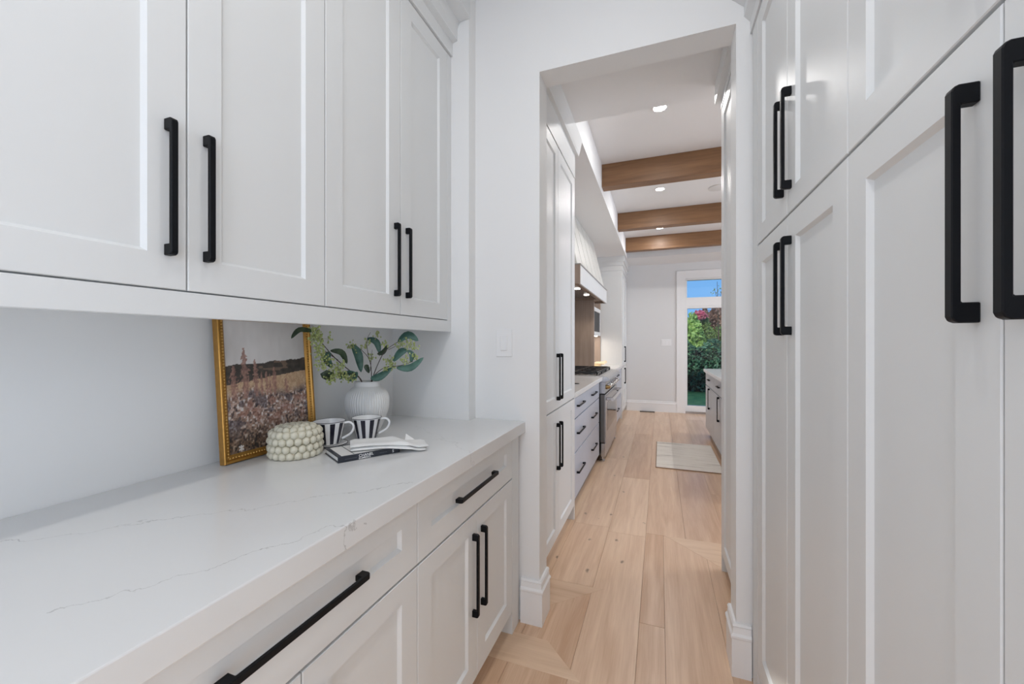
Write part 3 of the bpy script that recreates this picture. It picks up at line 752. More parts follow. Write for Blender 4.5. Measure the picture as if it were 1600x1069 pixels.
sprig('spreading leafy stem leaning right out of the vase towards the doorway', [
    ([(4, -30), (9, 5), (21, 35), (31, 50), (49, 62), (61, 69)], 0.0, -0.01, 0.0022),
    ([(20, 40), (18, 47)], -0.005, -0.005, 0.0012), ([(5, -20), (10, 6), (30, 22), (54, 25), (76, 32)], 0.0, -0.03, 0.002), ([(34, 50), (46, 56)], -0.005, 0.0, 0.0012)],
    [([(50, 62), (66, 73), (82, 64)], 12, -0.01, 0.25, 0), ([(44, 32), (56, 46), (66, 49)], 12, -0.02, 0.25, 0), ([(66, 49), (73, 42), (71, 30)], 8, -0.02, 0.3, 0),
     ([(50, 22), (72, 22), (92, 38)], 11, -0.03, 0.2, 0), ([(8, 5), (24, 8), (42, 22)], 12, -0.02, 0.25, 0)],
    [((53, 56), 9, 18, -0.01), ((68, 58), 9, 20, -0.015), ((76, 54), 7, 12, -0.01), ((30, 60), 7, 14, -0.005), ((38, 34), 10, 22, -0.02), ((42, 24), 9, 20, -0.02), ((64, 34), 9, 18, -0.025), ((78, 40), 8, 14, -0.03),
     ((30, 20), 7, 10, -0.02), ((62, 66), 6, 8, -0.01)])

# striped cups
def cup(label, x, y, z, hrot, saucer):
    r = thing('striped_cup', label, 'cup', (x, y, z), hrot, group='black and white striped cups')
    h = 0.080; r0, r1 = 0.0345, 0.0530
    prof = [(r0 - 0.012, 0.0005), (r0 - 0.004, 0.0008), (r0, 0.004), (r0 + (r1 - r0) * 0.5, h * 0.5), (r1, h), (r1 - 0.0012, h + 0.0010), (r1 - 0.003, h), (r0 + (r1 - r0) * 0.5 - 0.003, h * 0.5), (r0 - 0.005, 0.008), (0, 0.006)]
    mb = MB().lathe(prof, 64); obj('bowl', mb, M['porcelain'], r, local=True, smooth='auto')
    n = 10
    for k in range(n):                                    # fired stripes, a hair proud of the glaze
        vs_ = []; fs = []; m_ = 6
        for i in range(m_ + 1):
            t = 2 * PI * (k + 0.5 * i / m_) / n
            for (rr, zz) in ((r0 + (r1 - r0) * 0.055 + 0.0004, 0.005), (r1 - (r1 - r0) * 0.03 + 0.0004, h - 0.0025)):
                vs_.append((rr * math.cos(t), rr * math.sin(t), zz))
            if i: fs.append((2 * i - 2, 2 * i, 2 * i + 1, 2 * i - 1))
        obj('stripe', MB().add(vs_, fs), M['inkstripe'], r, local=True, smooth=True)
    rim = MB().tube([((r1 - 0.0004) * math.cos(2 * PI * k / 48), (r1 - 0.0004) * math.sin(2 * PI * k / 48), h + 0.0006) for k in range(49)], 0.0011, 5)
    obj('rim_line', rim, M['inkstripe'], r, local=True, smooth=True)
    hp = curve([(0.049, 0, 0.072), (0.068, 0, 0.074), (0.081, 0, 0.060), (0.072, 0, 0.036), (0.042, 0, 0.018)], 5)
    mb = MB().tube(hp, 0.0042, 8); obj('handle', mb, M['porcelain'], r, local=True, smooth=True)
    return r
c1 = (-1.088, 1.095); c2 = (-1.030, 1.217)
sa = thing('saucer', 'small white saucer with a black rim line under the left striped cup', 'saucer', (*c1, ZC))
obj('dish', MB().lathe([(0.030, 0.0005), (0.036, 0.001), (0.060, 0.0075), (0.0605, 0.009), (0.052, 0.0085), (0.036, 0.0045), (0, 0.0045)], 48), M['porcelain'], sa, local=True, smooth=True)
obj('rim_line', MB().tube([(0.0603 * math.cos(2 * PI * k / 48), 0.0603 * math.sin(2 * PI * k / 48), 0.0083) for k in range(49)], 0.0012, 5), M['inkstripe'], sa, local=True, smooth=True)
cup('striped cup on the saucer, beside the bobble box', *c1, ZC + 0.0050, THETA + 0.15, True)
cup('striped cup behind the folded napkin, in front of the vase', *c2, ZC + 0.0005, THETA + 0.25, False)

# book: x across the cover from the spine, y along the spine
ba = math.atan2(-0.877, -0.48)
bk = thing('book', 'black hardback book with white cover panel, lettered spine facing out, under the napkin', 'book', (-0.8505, 1.021, ZC), math.atan2(0.496, -0.868))
BW, BL, BT = 0.137, 0.194, 0.0185
obj('lower_cover', B(0, BW, -BL / 2, BL / 2, 0.0004, 0.003), M['bookblack'], bk, local=True, bevel=0.0006)
obj('upper_cover', B(0, BW, -BL / 2, BL / 2, BT - 0.0028, BT), M['bookblack'], bk, local=True, bevel=0.0006)
obj('spine', B(-0.0012, 0.0025, -BL / 2, BL / 2, 0.0004, BT), M['bookblack'], bk, local=True, bevel=0.0006)
obj('pages', B(0.0025, BW - 0.004, -BL / 2 + 0.004, BL / 2 - 0.004, 0.003, BT - 0.0028), M['paper'], bk, local=True)
yend = 1 if (Matrix.Rotation(bk.rotation_euler[2], 4, 'Z') @ Vector((0, 1, 0))).y < 0 else -1   # which local end is the near one
obj('cover_panel', B(0.004, BW - 0.012, *sorted((yend * (BL / 2 - 0.012), -yend * (BL / 2 - 0.012))), BT - 0.0005, BT + 0.0003), M['paper'], bk, local=True)
obj('cover_line', B(0.006, BW - 0.012, *sorted((yend * (BL / 2 - 0.048), yend * (BL / 2 - 0.0505))), BT + 0.0002, BT + 0.0006), M['bookblack'], bk, local=True)
def lettering(name, body, size, y, z, m):
    c = bpy.data.curves.new(name, 'FONT'); c.body = body; c.size = size; c.extrude = 0.00012; c.align_x = 'LEFT'; c.materials.append(m); c.resolution_u = 3; c.offset = 0.00012
    o = bpy.data.objects.new(name, c); COL.objects.link(o); o.parent = bk
    o.location = (-0.0015, y, z)
    # text reads from the near end to the far end of the spine, facing -x
    o.rotation_euler = Matrix(((0, 0, -1), (-yend, 0, 0), (0, 1, 0))).to_euler()
    bpy.context.view_layer.update()
    me = bpy.data.meshes.new_from_object(o.evaluated_get(bpy.context.evaluated_depsgraph_get()))
    t = bpy.data.objects.new(name, me); COL.objects.link(t); t.parent = bk; t.location = o.location; t.rotation_euler = o.rotation_euler
    bpy.data.objects.remove(o); t.name = name
    return t
lettering('spine_title', 'CHANEL', 0.0118, yend * 0.036, 0.0085, M['print_white'])
lettering('spine_subtitle', 'ELEMENTS', 0.0080, yend * 0.036, 0.0018, M['print_white'])
mb = MB()
for k in range(9): mb.box(-0.0016, -0.0012, *sorted((yend * (0.077 - k * 0.004), yend * (0.0745 - k * 0.004))), 0.0078, 0.0094)
obj('spine_small_print', mb, M['print_grey'], bk, local=True)
mb = MB()
for k in range(5): mb.box(-0.0016, -0.0012, *sorted((-yend * (0.030 + k * 0.005), -yend * (0.033 + k * 0.005))), 0.0088, 0.0104)
obj('spine_author', mb, M['print_grey'], bk, local=True)
lettering('spine_emblem', 'S', 0.0125, -yend * 0.071, 0.0045, M['print_white'])

# folded napkin lying over the book and down onto the counter
nk = thing('napkin', 'white folded linen napkin draped over the book', 'napkin', (-0.898, 0.986, ZC))
e1 = Vector((0.745, 0.667, 0)).normalized(); e2 = Vector((-0.67, 0.742, 0)).normalized(); NL, NW = 0.243, 0.108
def book_top(p):
    """height of what lies under a point: the book's top or the counter"""
    q_ = Matrix.Rotation(-bk.rotation_euler[2], 4, 'Z') @ (Vector((p.x - bk.location.x, p.y - bk.location.y, 0)))
    k = 1.0
    for v, lo, hi in ((q_.x, 0.0, BW), (q_.y, -BL / 2, BL / 2)):
        dd = max(lo - v, v - hi, 0); k = min(k, max(0.0, 1 - dd / 0.055))
    return BT * (k * k * (3 - 2 * k))
def cloth(z_off, th, l0, l1, w0, w1, puff):
    nu, nv = 34, 12; top = []; bot = []
    for i in range(nu + 1):
        for j in range(nv + 1):
            u, v = l0 + (l1 - l0) * i / nu, w0 + (w1 - w0) * j / nv
            p = Vector((-0.898, 0.986, 0)) + e1 * u + e2 * v
            z = ZC + book_top(p) + z_off + puff * (0.0025 * math.sin(u * 34 + v * 20) + 0.002 * math.sin(v * 70 + 1))
            ee = min(i, nu - i, j * 1.5, (nv - j) * 1.5); rnd_ = min(1.0, ee / 1.6)
            top.append((p.x, p.y, z + th * (0.5 + 0.5 * rnd_))); bot.append((p.x, p.y, z + th * (0.5 - 0.5 * rnd_)))
    mb = MB(); n = len(top); w_ = nv + 1; fs = []
    for i in range(nu):
        for j in range(nv):
            a = i * w_ + j; fs += [(a, a + w_, a + w_ + 1, a + 1), (n + a, n + a + 1, n + a + w_ + 1, n + a + w_)]
    return mb.add(top + bot, fs)
obj('lower_fold', cloth(0.0008, 0.009, 0.002, NL - 0.006, 0.001, NW, 0.25), M['linen'], nk, smooth=True)
obj('upper_fold', cloth(0.0102, 0.0095, 0.0, NL, 0.004, NW - 0.003, 0.5), M['linen'], nk, smooth=True)
pk = Vector((-0.898, 0.986, ZC + 0.017)) + e1 * 0.175 + e2 * 0.098
obj('turned_corner', MB().add([pk, pk + e1 * 0.045 + Vector((0, 0, -0.003)), pk + e1 * 0.008 + e2 * 0.03 + Vector((0, 0, 0.022)), pk + e1 * 0.02 + e2 * 0.03 + Vector((0, 0, -0.012))],
                              [(0, 1, 2), (1, 3, 2), (0, 2, 3), (0, 3, 1)]), M['linen'], nk, bevel=0.0015)

# ------------------------------------------------------------------ kitchen: tall cabinet just through the doorway, left
KX = -0.58
def crown_mb(x, y0, y1, z0, s=1, end=0.03):
    mb = B(*sorted((x - s * 0.03, x + s * 0.002)), y0, y1, z0, 2.64)
    poly = [(x - s * 0.03, 2.64), (x + s * 0.024, 2.64), (x + s * 0.03, 2.66), (x + s * 0.05, ZS - 0.0006), (x - s * 0.03, ZS - 0.0006)]
    return mb.add(*_pr(poly, y0 - 0.0, y1 + end))
def _pr(poly, a, b):
    m_ = along_y(poly, a, b); return m_.v, m_.f
r = thing('tall_cabinet', 'tall pale grey panelled cabinet just through the doorway on the left', 'cabinet', (KX, 2.38, 0))
obj('body', B(XL + 0.001, KX - 0.0215, 1.8635, 2.86, 0.1, 2.47), M['cab'], r)
obj('end_panel', B(XL + 0.001, KX, 2.862, 2.884, 0.0, 2.47), M['cab'], r, bevel=0.001)
obj('toe_kick', B(KX - 0.075, KX - 0.055, 1.9, 2.862, 0, 0.1), M['cab'], r)
obj('crown', crown_mb(KX, 1.8635, 2.884, 2.472), M['cab'], r)
for (a, b, hy) in ((1.897, 2.378, 2.378 - 0.034), (2.378, 2.860, 2.378 + 0.034)):
    d = door(r, KX, 1, a, b, 0.88, 2.466, name='upper_door'); handle(d, KX, hy + 0.12 * 0, 1.072, 0.28)
    d = door(r, KX, 1, a, b, 0.1, 0.875, name='lower_door'); handle(d, KX, hy, 0.655, 0.28)
obj('stile', B(KX - 0.021, KX, 1.8635, 1.896, 0.0, 2.47), M['cab'], r)

# drawers along the left run
DX = -0.60
rows = [(0.705, 0.86), (0.445, 0.70), (0.1, 0.44)]
def drawer_cabinet(y0, y1, cols_, label, hl):
    r = thing('drawer_cabinet', label, 'cabinet', (DX, (y0 + y1) / 2, 0))
    obj('body', B(XL + 0.001, DX - 0.0215, y0, y1, 0.1, 0.8745), M['lowcab'], r)
    obj('toe_kick', B(DX - 0.065, DX - 0.045, y0, y1, 0, 0.1), M['toe'], r)
    for a, b in cols_:
        for z0, z1 in rows:
            d = slab(r, DX, 1, a, b, z0, z1, M['lowcab']); handle(d, DX, (a + b) / 2 - 0.02, (z0 + z1) / 2 + 0.01, hl, horiz=True)
    return r
drawer_cabinet(2.886, 4.345, ((2.89, 3.545), (3.545, 4.27)), 'grey base cabinet of six slab drawers before the range', 0.28)
drawer_cabinet(5.575, 6.985, ((5.58, 6.80),), 'grey drawer cabinet between the range and the far tall cabinet', 0.30)
tag(obj('countertop', B(XL + 0.001, DX + 0.024, 2.886, 4.352, 0.875, 0.915), M['quartz'], bevel=0.002), 'white kitchen countertop on the grey drawers before the range', 'countertop')
tag(obj('countertop', B(XL + 0.001, DX + 0.024, 5.568, 6.985, 0.875, 0.915), M['quartz'], bevel=0.002), 'white countertop beyond the range, carrying the wooden boards', 'countertop')
tag(obj('counter_outlet', MB().lathe([(0.026, 0.0003), (0.026, 0.004), (0.022, 0.006), (0, 0.006)], 24, (-0.695, 3.53, 0.915)), M['black']), 'small black round outlet cap set in the counter by the tall cabinet', 'outlet')

# range
RF = -0.545
rg = thing('range_cooker', 'stainless steel range with black grates and a long bar handle', 'range', (RF, 4.96, 0))
Y0, Y1 = 4.362, 5.560
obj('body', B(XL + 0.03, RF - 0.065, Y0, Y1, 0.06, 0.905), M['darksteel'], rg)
bull = [(-0.66, 0.925), (-0.575, 0.925), (-0.525, 0.912), (-0.505, 0.890), (-0.505, 0.875), (-0.545, 0.855), (-0.66, 0.855)]
obj('bullnose', along_y(bull, Y0, Y1), M['steel'], rg, bevel=0.002)
obj('control_panel', along_y([(-0.62, 0.855), (-0.545, 0.855), (-0.552, 0.735), (-0.62, 0.735)], Y0, Y1), M['steel'], rg)
for k in range(7):
    y = Y0 + 0.10 + k * 0.166
    mb = MB().lathe([(0.027, 0), (0.027, 0.008), (0.021, 0.012), (0.019, 0.038), (0.016, 0.042), (0, 0.042)], 20).xf(Matrix.Translation((-0.548, y, 0.797)) @ Matrix.Rotation(PI / 2 - 0.05, 4, 'Y'))
    obj('knob', mb, M['bronze'] if k == 0 else M['chrome'], rg, smooth='auto')
dr = obj('oven_door', B(RF - 0.055, RF, Y0 + 0.006, Y1 - 0.006, 0.205, 0.722), M['steel'], rg, bevel=0.004)
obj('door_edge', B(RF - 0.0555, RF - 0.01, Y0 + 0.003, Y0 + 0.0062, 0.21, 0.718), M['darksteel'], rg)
obj('window', B(RF - 0.001, RF + 0.0015, Y0 + 0.15, Y1 - 0.15, 0.31, 0.62), M['ovenglass'], dr)
mb = MB().tube([(RF + 0.068, Y0 + 0.04, 0.672), (RF + 0.068, Y1 - 0.04, 0.672)], 0.0165, 14)
ho = obj('handle', mb, M['chrome'], dr, smooth='auto')
mb = MB()
for y in (Y0 + 0.075, Y1 - 0.075): mb.box(RF, RF + 0.07, y - 0.017, y + 0.017, 0.655, 0.689)
obj('handle_bracket', mb, M['steel'], dr, bevel=0.004)
obj('kick_panel', B(RF - 0.05, RF - 0.006, Y0 + 0.004, Y1 - 0.004, 0.055, 0.198), M['steel'], rg, bevel=0.003)
for x, y in ((RF - 0.04, Y0 + 0.05), (RF - 0.04, Y1 - 0.05), (-1.15, Y0 + 0.05), (-1.15, Y1 - 0.05)):
    obj('foot', MB().lathe([(0.026, 0.0), (0.026, 0.012), (0.016, 0.018), (0.016, 0.07), (0, 0.07)], 16, (x, y, 0)), M['steel'], rg, smooth='auto')
obj('cooktop', B(-1.18, -0.60, Y0 + 0.004, Y1 - 0.004, 0.905, 0.928), M['steel'], rg, bevel=0.003)
for k in range(3):
    ya, yb = Y0 + 0.02 + k * 0.388, Y0 + 0.02 + k * 0.388 + 0.378
    mb = MB(); z0, z1 = 0.945, 0.963
    for x in (-1.15, -0.90, -0.88, -0.64): mb.box(x - 0.008, x + 0.008, ya, yb, z0, z1)
    for y in (ya + 0.008, yb - 0.008, (ya + yb) / 2): mb.box(-1.158, -0.632, y - 0.008, y + 0.008, z0, z1)
    for x in (-1.02, -0.76):
        for a in range(4):
            ca_, sa_ = math.cos(PI / 4 + a * PI / 2), math.sin(PI / 4 + a * PI / 2)
            mb.tube([(x + ca_ * 0.05, (ya + yb) / 2 + sa_ * 0.05, 0.956), (x + ca_ * 0.12, (ya + yb) / 2 + sa_ * 0.15, 0.954)], 0.007, 6)
    for x in (-1.15, -0.64):
        for y in (ya + 0.008, yb - 0.008): mb.box(x - 0.01, x + 0.01, y - 0.01, y + 0.01, 0.928, z0)
    obj('grate', mb, M['iron'], rg)
    for x in (-1.02, -0.76):
        obj('burner', MB().lathe([(0.052, 0.928), (0.052, 0.936), (0.036, 0.940), (0.036, 0.948), (0, 0.949)], 20, (x, (ya + yb) / 2, 0)), M['iron'], rg, smooth='auto')

# hood
HX, HT = -0.73, -0.905
hd = thing('range_hood', 'large white boarded range hood with downlights over the range', 'range hood', (HX, 4.93, 1.86))
H0, H1, HB0, HB1 = 3.89, 5.97, 1.86, 2.045
for k in range(6):
    a = H0 + (H1 - H0) * k / 6 + 0.009; b = H0 + (H1 - H0) * (k + 1) / 6 - 0.009
    obj('hood_board', along_y([(HX - 0.028, HB1 + 0.012), (HX - 0.034, HB1 + 0.012), (HT - 0.022, ZS - 0.0008), (HT - 0.016, ZS - 0.0008)], a, b), M['hoodwhite'], hd)
obj('core', along_y([(XL + 0.002, HB1 + 0.002), (HX - 0.036, HB1 + 0.002), (HT - 0.024, ZS - 0.0008), (XL + 0.002, ZS - 0.0008)], H0, H1), M['toe'], hd)  # coloured dark so the gaps between boards read as shaded grooves
for ya_, yb_ in ((H0 - 0.001, H0 + 0.012), (H1 - 0.012, H1 + 0.001)):
    obj('end_board', along_y([(XL + 0.002, HB1 + 0.0125), (HX - 0.03, HB1 + 0.0125), (HT - 0.018, ZS - 0.0008), (XL + 0.002, ZS - 0.0008)], ya_, yb_), M['hoodwhite'], hd)
obj('front_band', B(HX - 0.022, HX, H0 + 0.022, H1, HB0, HB1), M['cab'], hd, bevel=0.0015)
obj('band_cap', B(HX - 0.05, HX + 0.006, H0 - 0.004, H1 + 0.004, HB1, HB1 + 0.012), M['toe'], hd)
obj('side_band', B(XL + 0.002, HX, H0, H0 + 0.022, HB0, HB1), M['taupe'], hd)
obj('side_band', B(XL + 0.002, HX - 0.022, H1 - 0.022, H1, HB0, HB1), M['taupe'], hd)
obj('bottom_rail', B(XL + 0.002, HX - 0.022, H0 + 0.022, 4.25, HB0 + 0.03, HB0 + 0.055).box(XL + 0.002, HX - 0.022, 5.62, H1 - 0.022, HB0 + 0.03, HB0 + 0.055).box(HX - 0.10, HX - 0.022, 4.25, 5.62, HB0 + 0.03, HB0 + 0.055), M['taupe'], hd)
obj('steel_insert', B(XL + 0.002, HX - 0.10, 4.25, 5.62, HB0 + 0.05, HB0 + 0.08), M['steel'], hd)
for y in (4.62, 5.24):
    obj('hood_light', MB().lathe([(0.034, 0.0), (0.034, -0.006), (0, -0.006)], 20, (HX - 0.17, y, HB0 + 0.05)), M['lens'], hd)
    lamp('hood_lamp', 'SPOT', (HX - 0.17, y, HB0 + 0.035), 7, (1, 0.88, 0.72), spot_size=2.2, spot_blend=0.6, shadow_soft_size=0.03)

# taupe alcove side, backsplash and the little glazed cabinet beyond
tag(obj('side_panel', B(XL + 0.0245, -0.867, 5.66, 5.70, 0.9155, 1.889), M['taupe'], bevel=0.001), 'taupe wood side panel beside the cooktop under the hood', 'panel')
tag(obj('backsplash', B(XL + 0.001, XL + 0.024, 2.886, 6.94, 0.9155, 1.859), M['taupe']), 'taupe wood backsplash running behind the range', 'backsplash')
tag(obj('side_panel', B(XL + 0.0245, -0.955, 6.945, 6.985, 0.9155, 2.2), M['taupe'], bevel=0.001), 'taupe wood panel at the far end of the counter, beside the tall cabinet', 'panel')
gc = thing('glass_cabinet', 'small grey framed wall cabinet with dark glass over the wooden boards', 'cabinet', (-0.95, 6.42, 1.4))
obj('body', B(XL + 0.0245, -0.965, 5.975, 6.90, 1.40, 1.84), M['taupe'], gc)
obj('door_frame', B(-0.964, -0.944, 5.98, 6.895, 1.78, 1.84).box(-0.964, -0.944, 5.98, 6.895, 1.40, 1.46).box(-0.964, -0.944, 5.98, 6.03, 1.46, 1.78).box(-0.964, -0.944, 6.84, 6.895, 1.46, 1.78), M['cab'], gc)
obj('pane', B(-0.9636, -0.955, 6.03, 6.84, 1.46, 1.78), M['smoked'], gc)
obj('light_strip', B(-1.02, -0.99, 6.0, 6.85, 1.392, 1.3995), M['lens'], gc)
lamp('cabinet_light', 'AREA', (-1.03, 6.42, 1.385), 2.5, (1, 0.88, 0.74), shape='RECTANGLE', size=0.05, size_y=0.8)

# boards on the far counter
cb = thing('cutting_board', 'yellowish wooden cutting board lying on the far counter beyond the range', 'cutting board', (-0.90, 6.15, 0.915))
obj('board', MB().prism([(-0.16, -0.14), (0.02, -0.14), (0.035, -0.10), (0.035, 0.22), (-0.16, 0.22)], lambda p, q, t: (p, q, t), 0.0005, 0.032), M['board'], cb, local=True, bevel=0.004)
cb = thing('serving_board', 'pale wooden serving board with handle propped on the cutting board', 'serving board', (-0.85, 6.35, 0.9475))
obj('board', MB().prism([(-0.12, -0.10), (0.05, -0.10), (0.06, 0.18), (0.02, 0.22), (0.035, 0.36), (-0.005, 0.36), (-0.02, 0.22), (-0.12, 0.2)], lambda p, q, t: (p, q, t + 0.05 * (q + 0.1)), 0.0005, 0.02), M['paleboard'], cb, local=True, bevel=0.004)

# tall cabinet at the end of the run
EX = -0.60
r = thing('tall_cabinet', 'tall pale grey cabinet at the far end of the counter, by the far wall', 'cabinet', (EX, 7.46, 0))
obj('body', B(XL + 0.001, EX - 0.0215, 7.008, YF - 0.001, 0.1, 2.51), M['cab'], r)
obj('side_panel', B(XL + 0.001, EX, 6.987, 7.0065, 0.0, 2.51), M['cab'], r, bevel=0.001)
obj('toe_kick', B(EX - 0.075, EX - 0.055, 7.007, YF - 0.001, 0, 0.1), M['cab'], r)
mb = B(XL + 0.001, EX + 0.002, 6.985, YF - 0.001, 2.512, 2.60)
mb.box(XL + 0.001, EX + 0.018, 6.968, YF - 0.001, 2.60, 2.66).box(XL + 0.001, EX + 0.04, 6.95, YF - 0.001, 2.66, ZS - 0.0006)
obj('crown', mb, M['cab'], r)
for (a, b, hy) in ((7.01, 7.47, 7.436), (7.47, 7.93, 7.504)):
    d = door(r, EX, 1, a, b, 0.88, 2.505, name='upper_door'); handle(d, EX, hy, 1.083, 0.28)
    d = door(r, EX, 1, a, b, 0.1, 0.875, name='lower_door'); handle(d, EX, hy, 0.694, 0.28)

# tall cabinet just beyond the doorway on the right
r = thing('tall_cabinet', 'tall white cabinet seen edge-on just beyond the doorway on the right', 'cabinet', (0.325, 2.19, 0))
obj('body', B(0.347, 0.96, 1.8635, 2.498, 0.1, 2.59), M['cab'], r)
obj('end_panel', B(0.325, 0.96, 2.50, 2.52, 0, 2.59), M['cab'], r, bevel=0.001)
obj('toe_kick', B(0.39, 0.41, 1.8635, 2.50, 0, 0.1), M['cab'], r)
obj('door', shaker_mb(0.325, -1, 1.90, 2.497, 0.1, 2.585), M['cab'], r)
obj('crown', B(0.323, 0.96, 1.8635, 2.522, 2.592, 2.64).box(0.295, 0.96, 1.8635, 2.55, 2.64, ZS - 0.0006), M['cab'], r)

# beams, ceiling lights, ceiling speaker
for y, lab in ((3.99, 'walnut brown ceiling beam nearest the doorway'), (5.56, 'walnut brown ceiling beam second from the doorway, the middle one'), (6.90, 'walnut brown ceiling beam nearest the far wall')):
    tag(obj('ceiling_beam', B(-0.5345, 4.2995, y, y + 0.13, 2.81, ZT - 0.0005), M['beam'], bevel=0.002), lab, 'ceiling beam', 'walnut ceiling beams')
for y, lab in ((3.17, 'round recessed ceiling light before the nearest beam'), (4.84, 'round recessed ceiling light between the first and second beams'), (6.47, 'round recessed ceiling light between the second and last beams')):
    r = thing('recessed_light', lab, 'ceiling light', (0, y, ZT), group='recessed kitchen lights')
    obj('trim_ring', MB().lathe([(0.056, -0.0005), (0.056, -0.006), (0.046, -0.008), (0.044, -0.002)], 32, (0, y, ZT)), M['trim'], r, smooth='auto')
    obj('lens', MB().lathe([(0.044, -0.0045), (0, -0.0045)], 32, (0, y, ZT)), M['lens'], r)
r = thing('ceiling_speaker', 'round white ceiling speaker between the first two beams', 'speaker', (0.615, 5.03, ZT))
obj('grille', MB().lathe([(0.10, -0.0005), (0.10, -0.006), (0.092, -0.009), (0, -0.007)], 40, (0.615, 5.03, ZT)), M['kwall'], r, smooth='auto')

# far wall: garden door with transom, casing, switch, floor vent
mb = B(0.287, 0.437, YF - 0.022, YF + 0.0, 0, 2.60).box(1.40, 1.55, YF - 0.022, YF, 0, 2.60).box(0.437, 1.40, YF - 0.022, YF, 2.452, 2.60)
struct('trim_8', mb, M['trim'], bevel=0.003)
door1 = struct('door_1', B(0.4055, 0.470, YF + 0.02, YF + 0.11, 0.0, 1.955).box(1.30, 1.4295, YF + 0.02, YF + 0.11, 0.0, 1.955).box(0.470, 1.30, YF + 0.02, YF + 0.11, 1.914, 1.955).box(0.470, 1.30, YF + 0.02, YF + 0.11, 0.035, 0.14), M['trim'])
obj('pane', B(0.470, 1.30, YF + 0.055, YF + 0.065, 0.14, 1.914), M['glass'], door1)
obj('sill', B(0.4055, 1.4295, YF + 0.001, YF + 0.14, -0.02, 0.035), M['steel'], door1)
obj('gasket', B(0.4695, 0.476, YF + 0.05, YF + 0.054, 0.14, 1.914).box(0.476, 1.30, YF + 0.05, YF + 0.054, 1.908, 1.9145), M['toe'], door1)
win1 = struct('window_1', B(0.4055, 0.465, YF + 0.02, YF + 0.11, 1.957, 2.4695).box(1.30, 1.4295, YF + 0.02, YF + 0.11, 1.957, 2.4695).box(0.465, 1.30, YF + 0.02, YF + 0.11, 2.428, 2.4695).box(0.465, 1.30, YF + 0.02, YF + 0.11, 1.957, 2.112), M['trim'])
obj('pane', B(0.465, 1.30, YF + 0.055, YF + 0.065, 2.112, 2.428), M['glass'], win1)
r = thing('light_switch', 'white triple light switch on the far wall beside the garden door', 'light switch', (0.111, YF, 1.29))
obj('plate', B(0.022, 0.200, YF - 0.007, YF, 1.228, 1.352), M['plastic'], r, bevel=0.003)
for k in range(3): obj('rocker', B(0.034 + 0.056 * k, 0.076 + 0.056 * k, YF - 0.012, YF - 0.0065, 1.255, 1.325), M['plastic'], r, bevel=0.002)
r = thing('floor_vent', 'black floor vent set in the boards by the far wall', 'vent', (-0.22, 7.87, 0))
obj('frame', B(-0.35, -0.09, 7.82, 7.835, 0.0006, 0.006).box(-0.35, -0.09, 7.905, 7.92, 0.0006, 0.006).box(-0.35, -0.335, 7.835, 7.905, 0.0006, 0.006).box(-0.105, -0.09, 7.835, 7.905, 0.0006, 0.006), M['ventblack'], r)
mb = MB()
for k in range(14): mb.box(-0.332 + k * 0.0165, -0.324 + k * 0.0165, 7.835, 7.905, 0.0006, 0.004)
tag(obj('slats', mb, M['ventblack'], r), kind='stuff')

# rug in front of the island
def rugmat():
    m = bpy.data.materials.new('woven_rug'); m.use_nodes = True
    n = m.node_tree.nodes; L = m.node_tree.links; p = n['Principled BSDF']
    tc = n.new('ShaderNodeTexCoord'); mp = n.new('ShaderNodeMapping'); mp.inputs['Scale'].default_value = (1.6, 17, 1); L.new(tc.outputs['Object'], mp.inputs[0])
    nz = n.new('ShaderNodeTexNoise'); nz.inputs['Scale'].default_value = 1.0; nz.inputs['Detail'].default_value = 5; nz.inputs['Roughness'].default_value = 0.7; L.new(mp.outputs[0], nz.inputs['Vector'])
    cr = n.new('ShaderNodeValToRGB'); e = cr.color_ramp.elements; e[0].position = 0.32; e[0].color = srgb(160, 150, 140); e[1].position = 0.43; e[1].color = srgb(228, 221, 212)
    x = e.new(0.75); x.color = srgb(240, 235, 228)
    L.new(nz.outputs['Fac'], cr.inputs[0]); L.new(cr.outputs[0], p.inputs['Base Color']); p.inputs['Roughness'].default_value = 0.95
    wv = n.new('ShaderNodeTexWave'); wv.inputs['Scale'].default_value = 60; wv.bands_direction = 'Y'; L.new(tc.outputs['Object'], wv.inputs['Vector'])
    bp = n.new('ShaderNodeBump'); bp.inputs['Strength'].default_value = 0.5; bp.inputs['Distance'].default_value = 0.003; L.new(wv.outputs['Fac'], bp.inputs['Height']); L.new(bp.outputs[0], p.inputs['Normal'])
    return m
rugm = rugmat()
r = thing('rug', 'woven cream and grey striped rug on the floor in front of the island', 'rug', (0.275, 4.92, 0.0008))
obj('weave', B(-0.036, 0.590, 4.362, 5.488, 0.0008, 0.010), rugm, r, bevel=0.003)
obj('binding', B(-0.0365, 0.590, 4.356, 4.3645, 0.0008, 0.0085).box(-0.0365, 0.590, 5.4855, 5.494, 0.0008, 0.0085).box(-0.042, -0.0335, 4.356, 5.494, 0.0008, 0.0085), mat('rug_binding', srgb(150, 122, 100), 0.9), r)

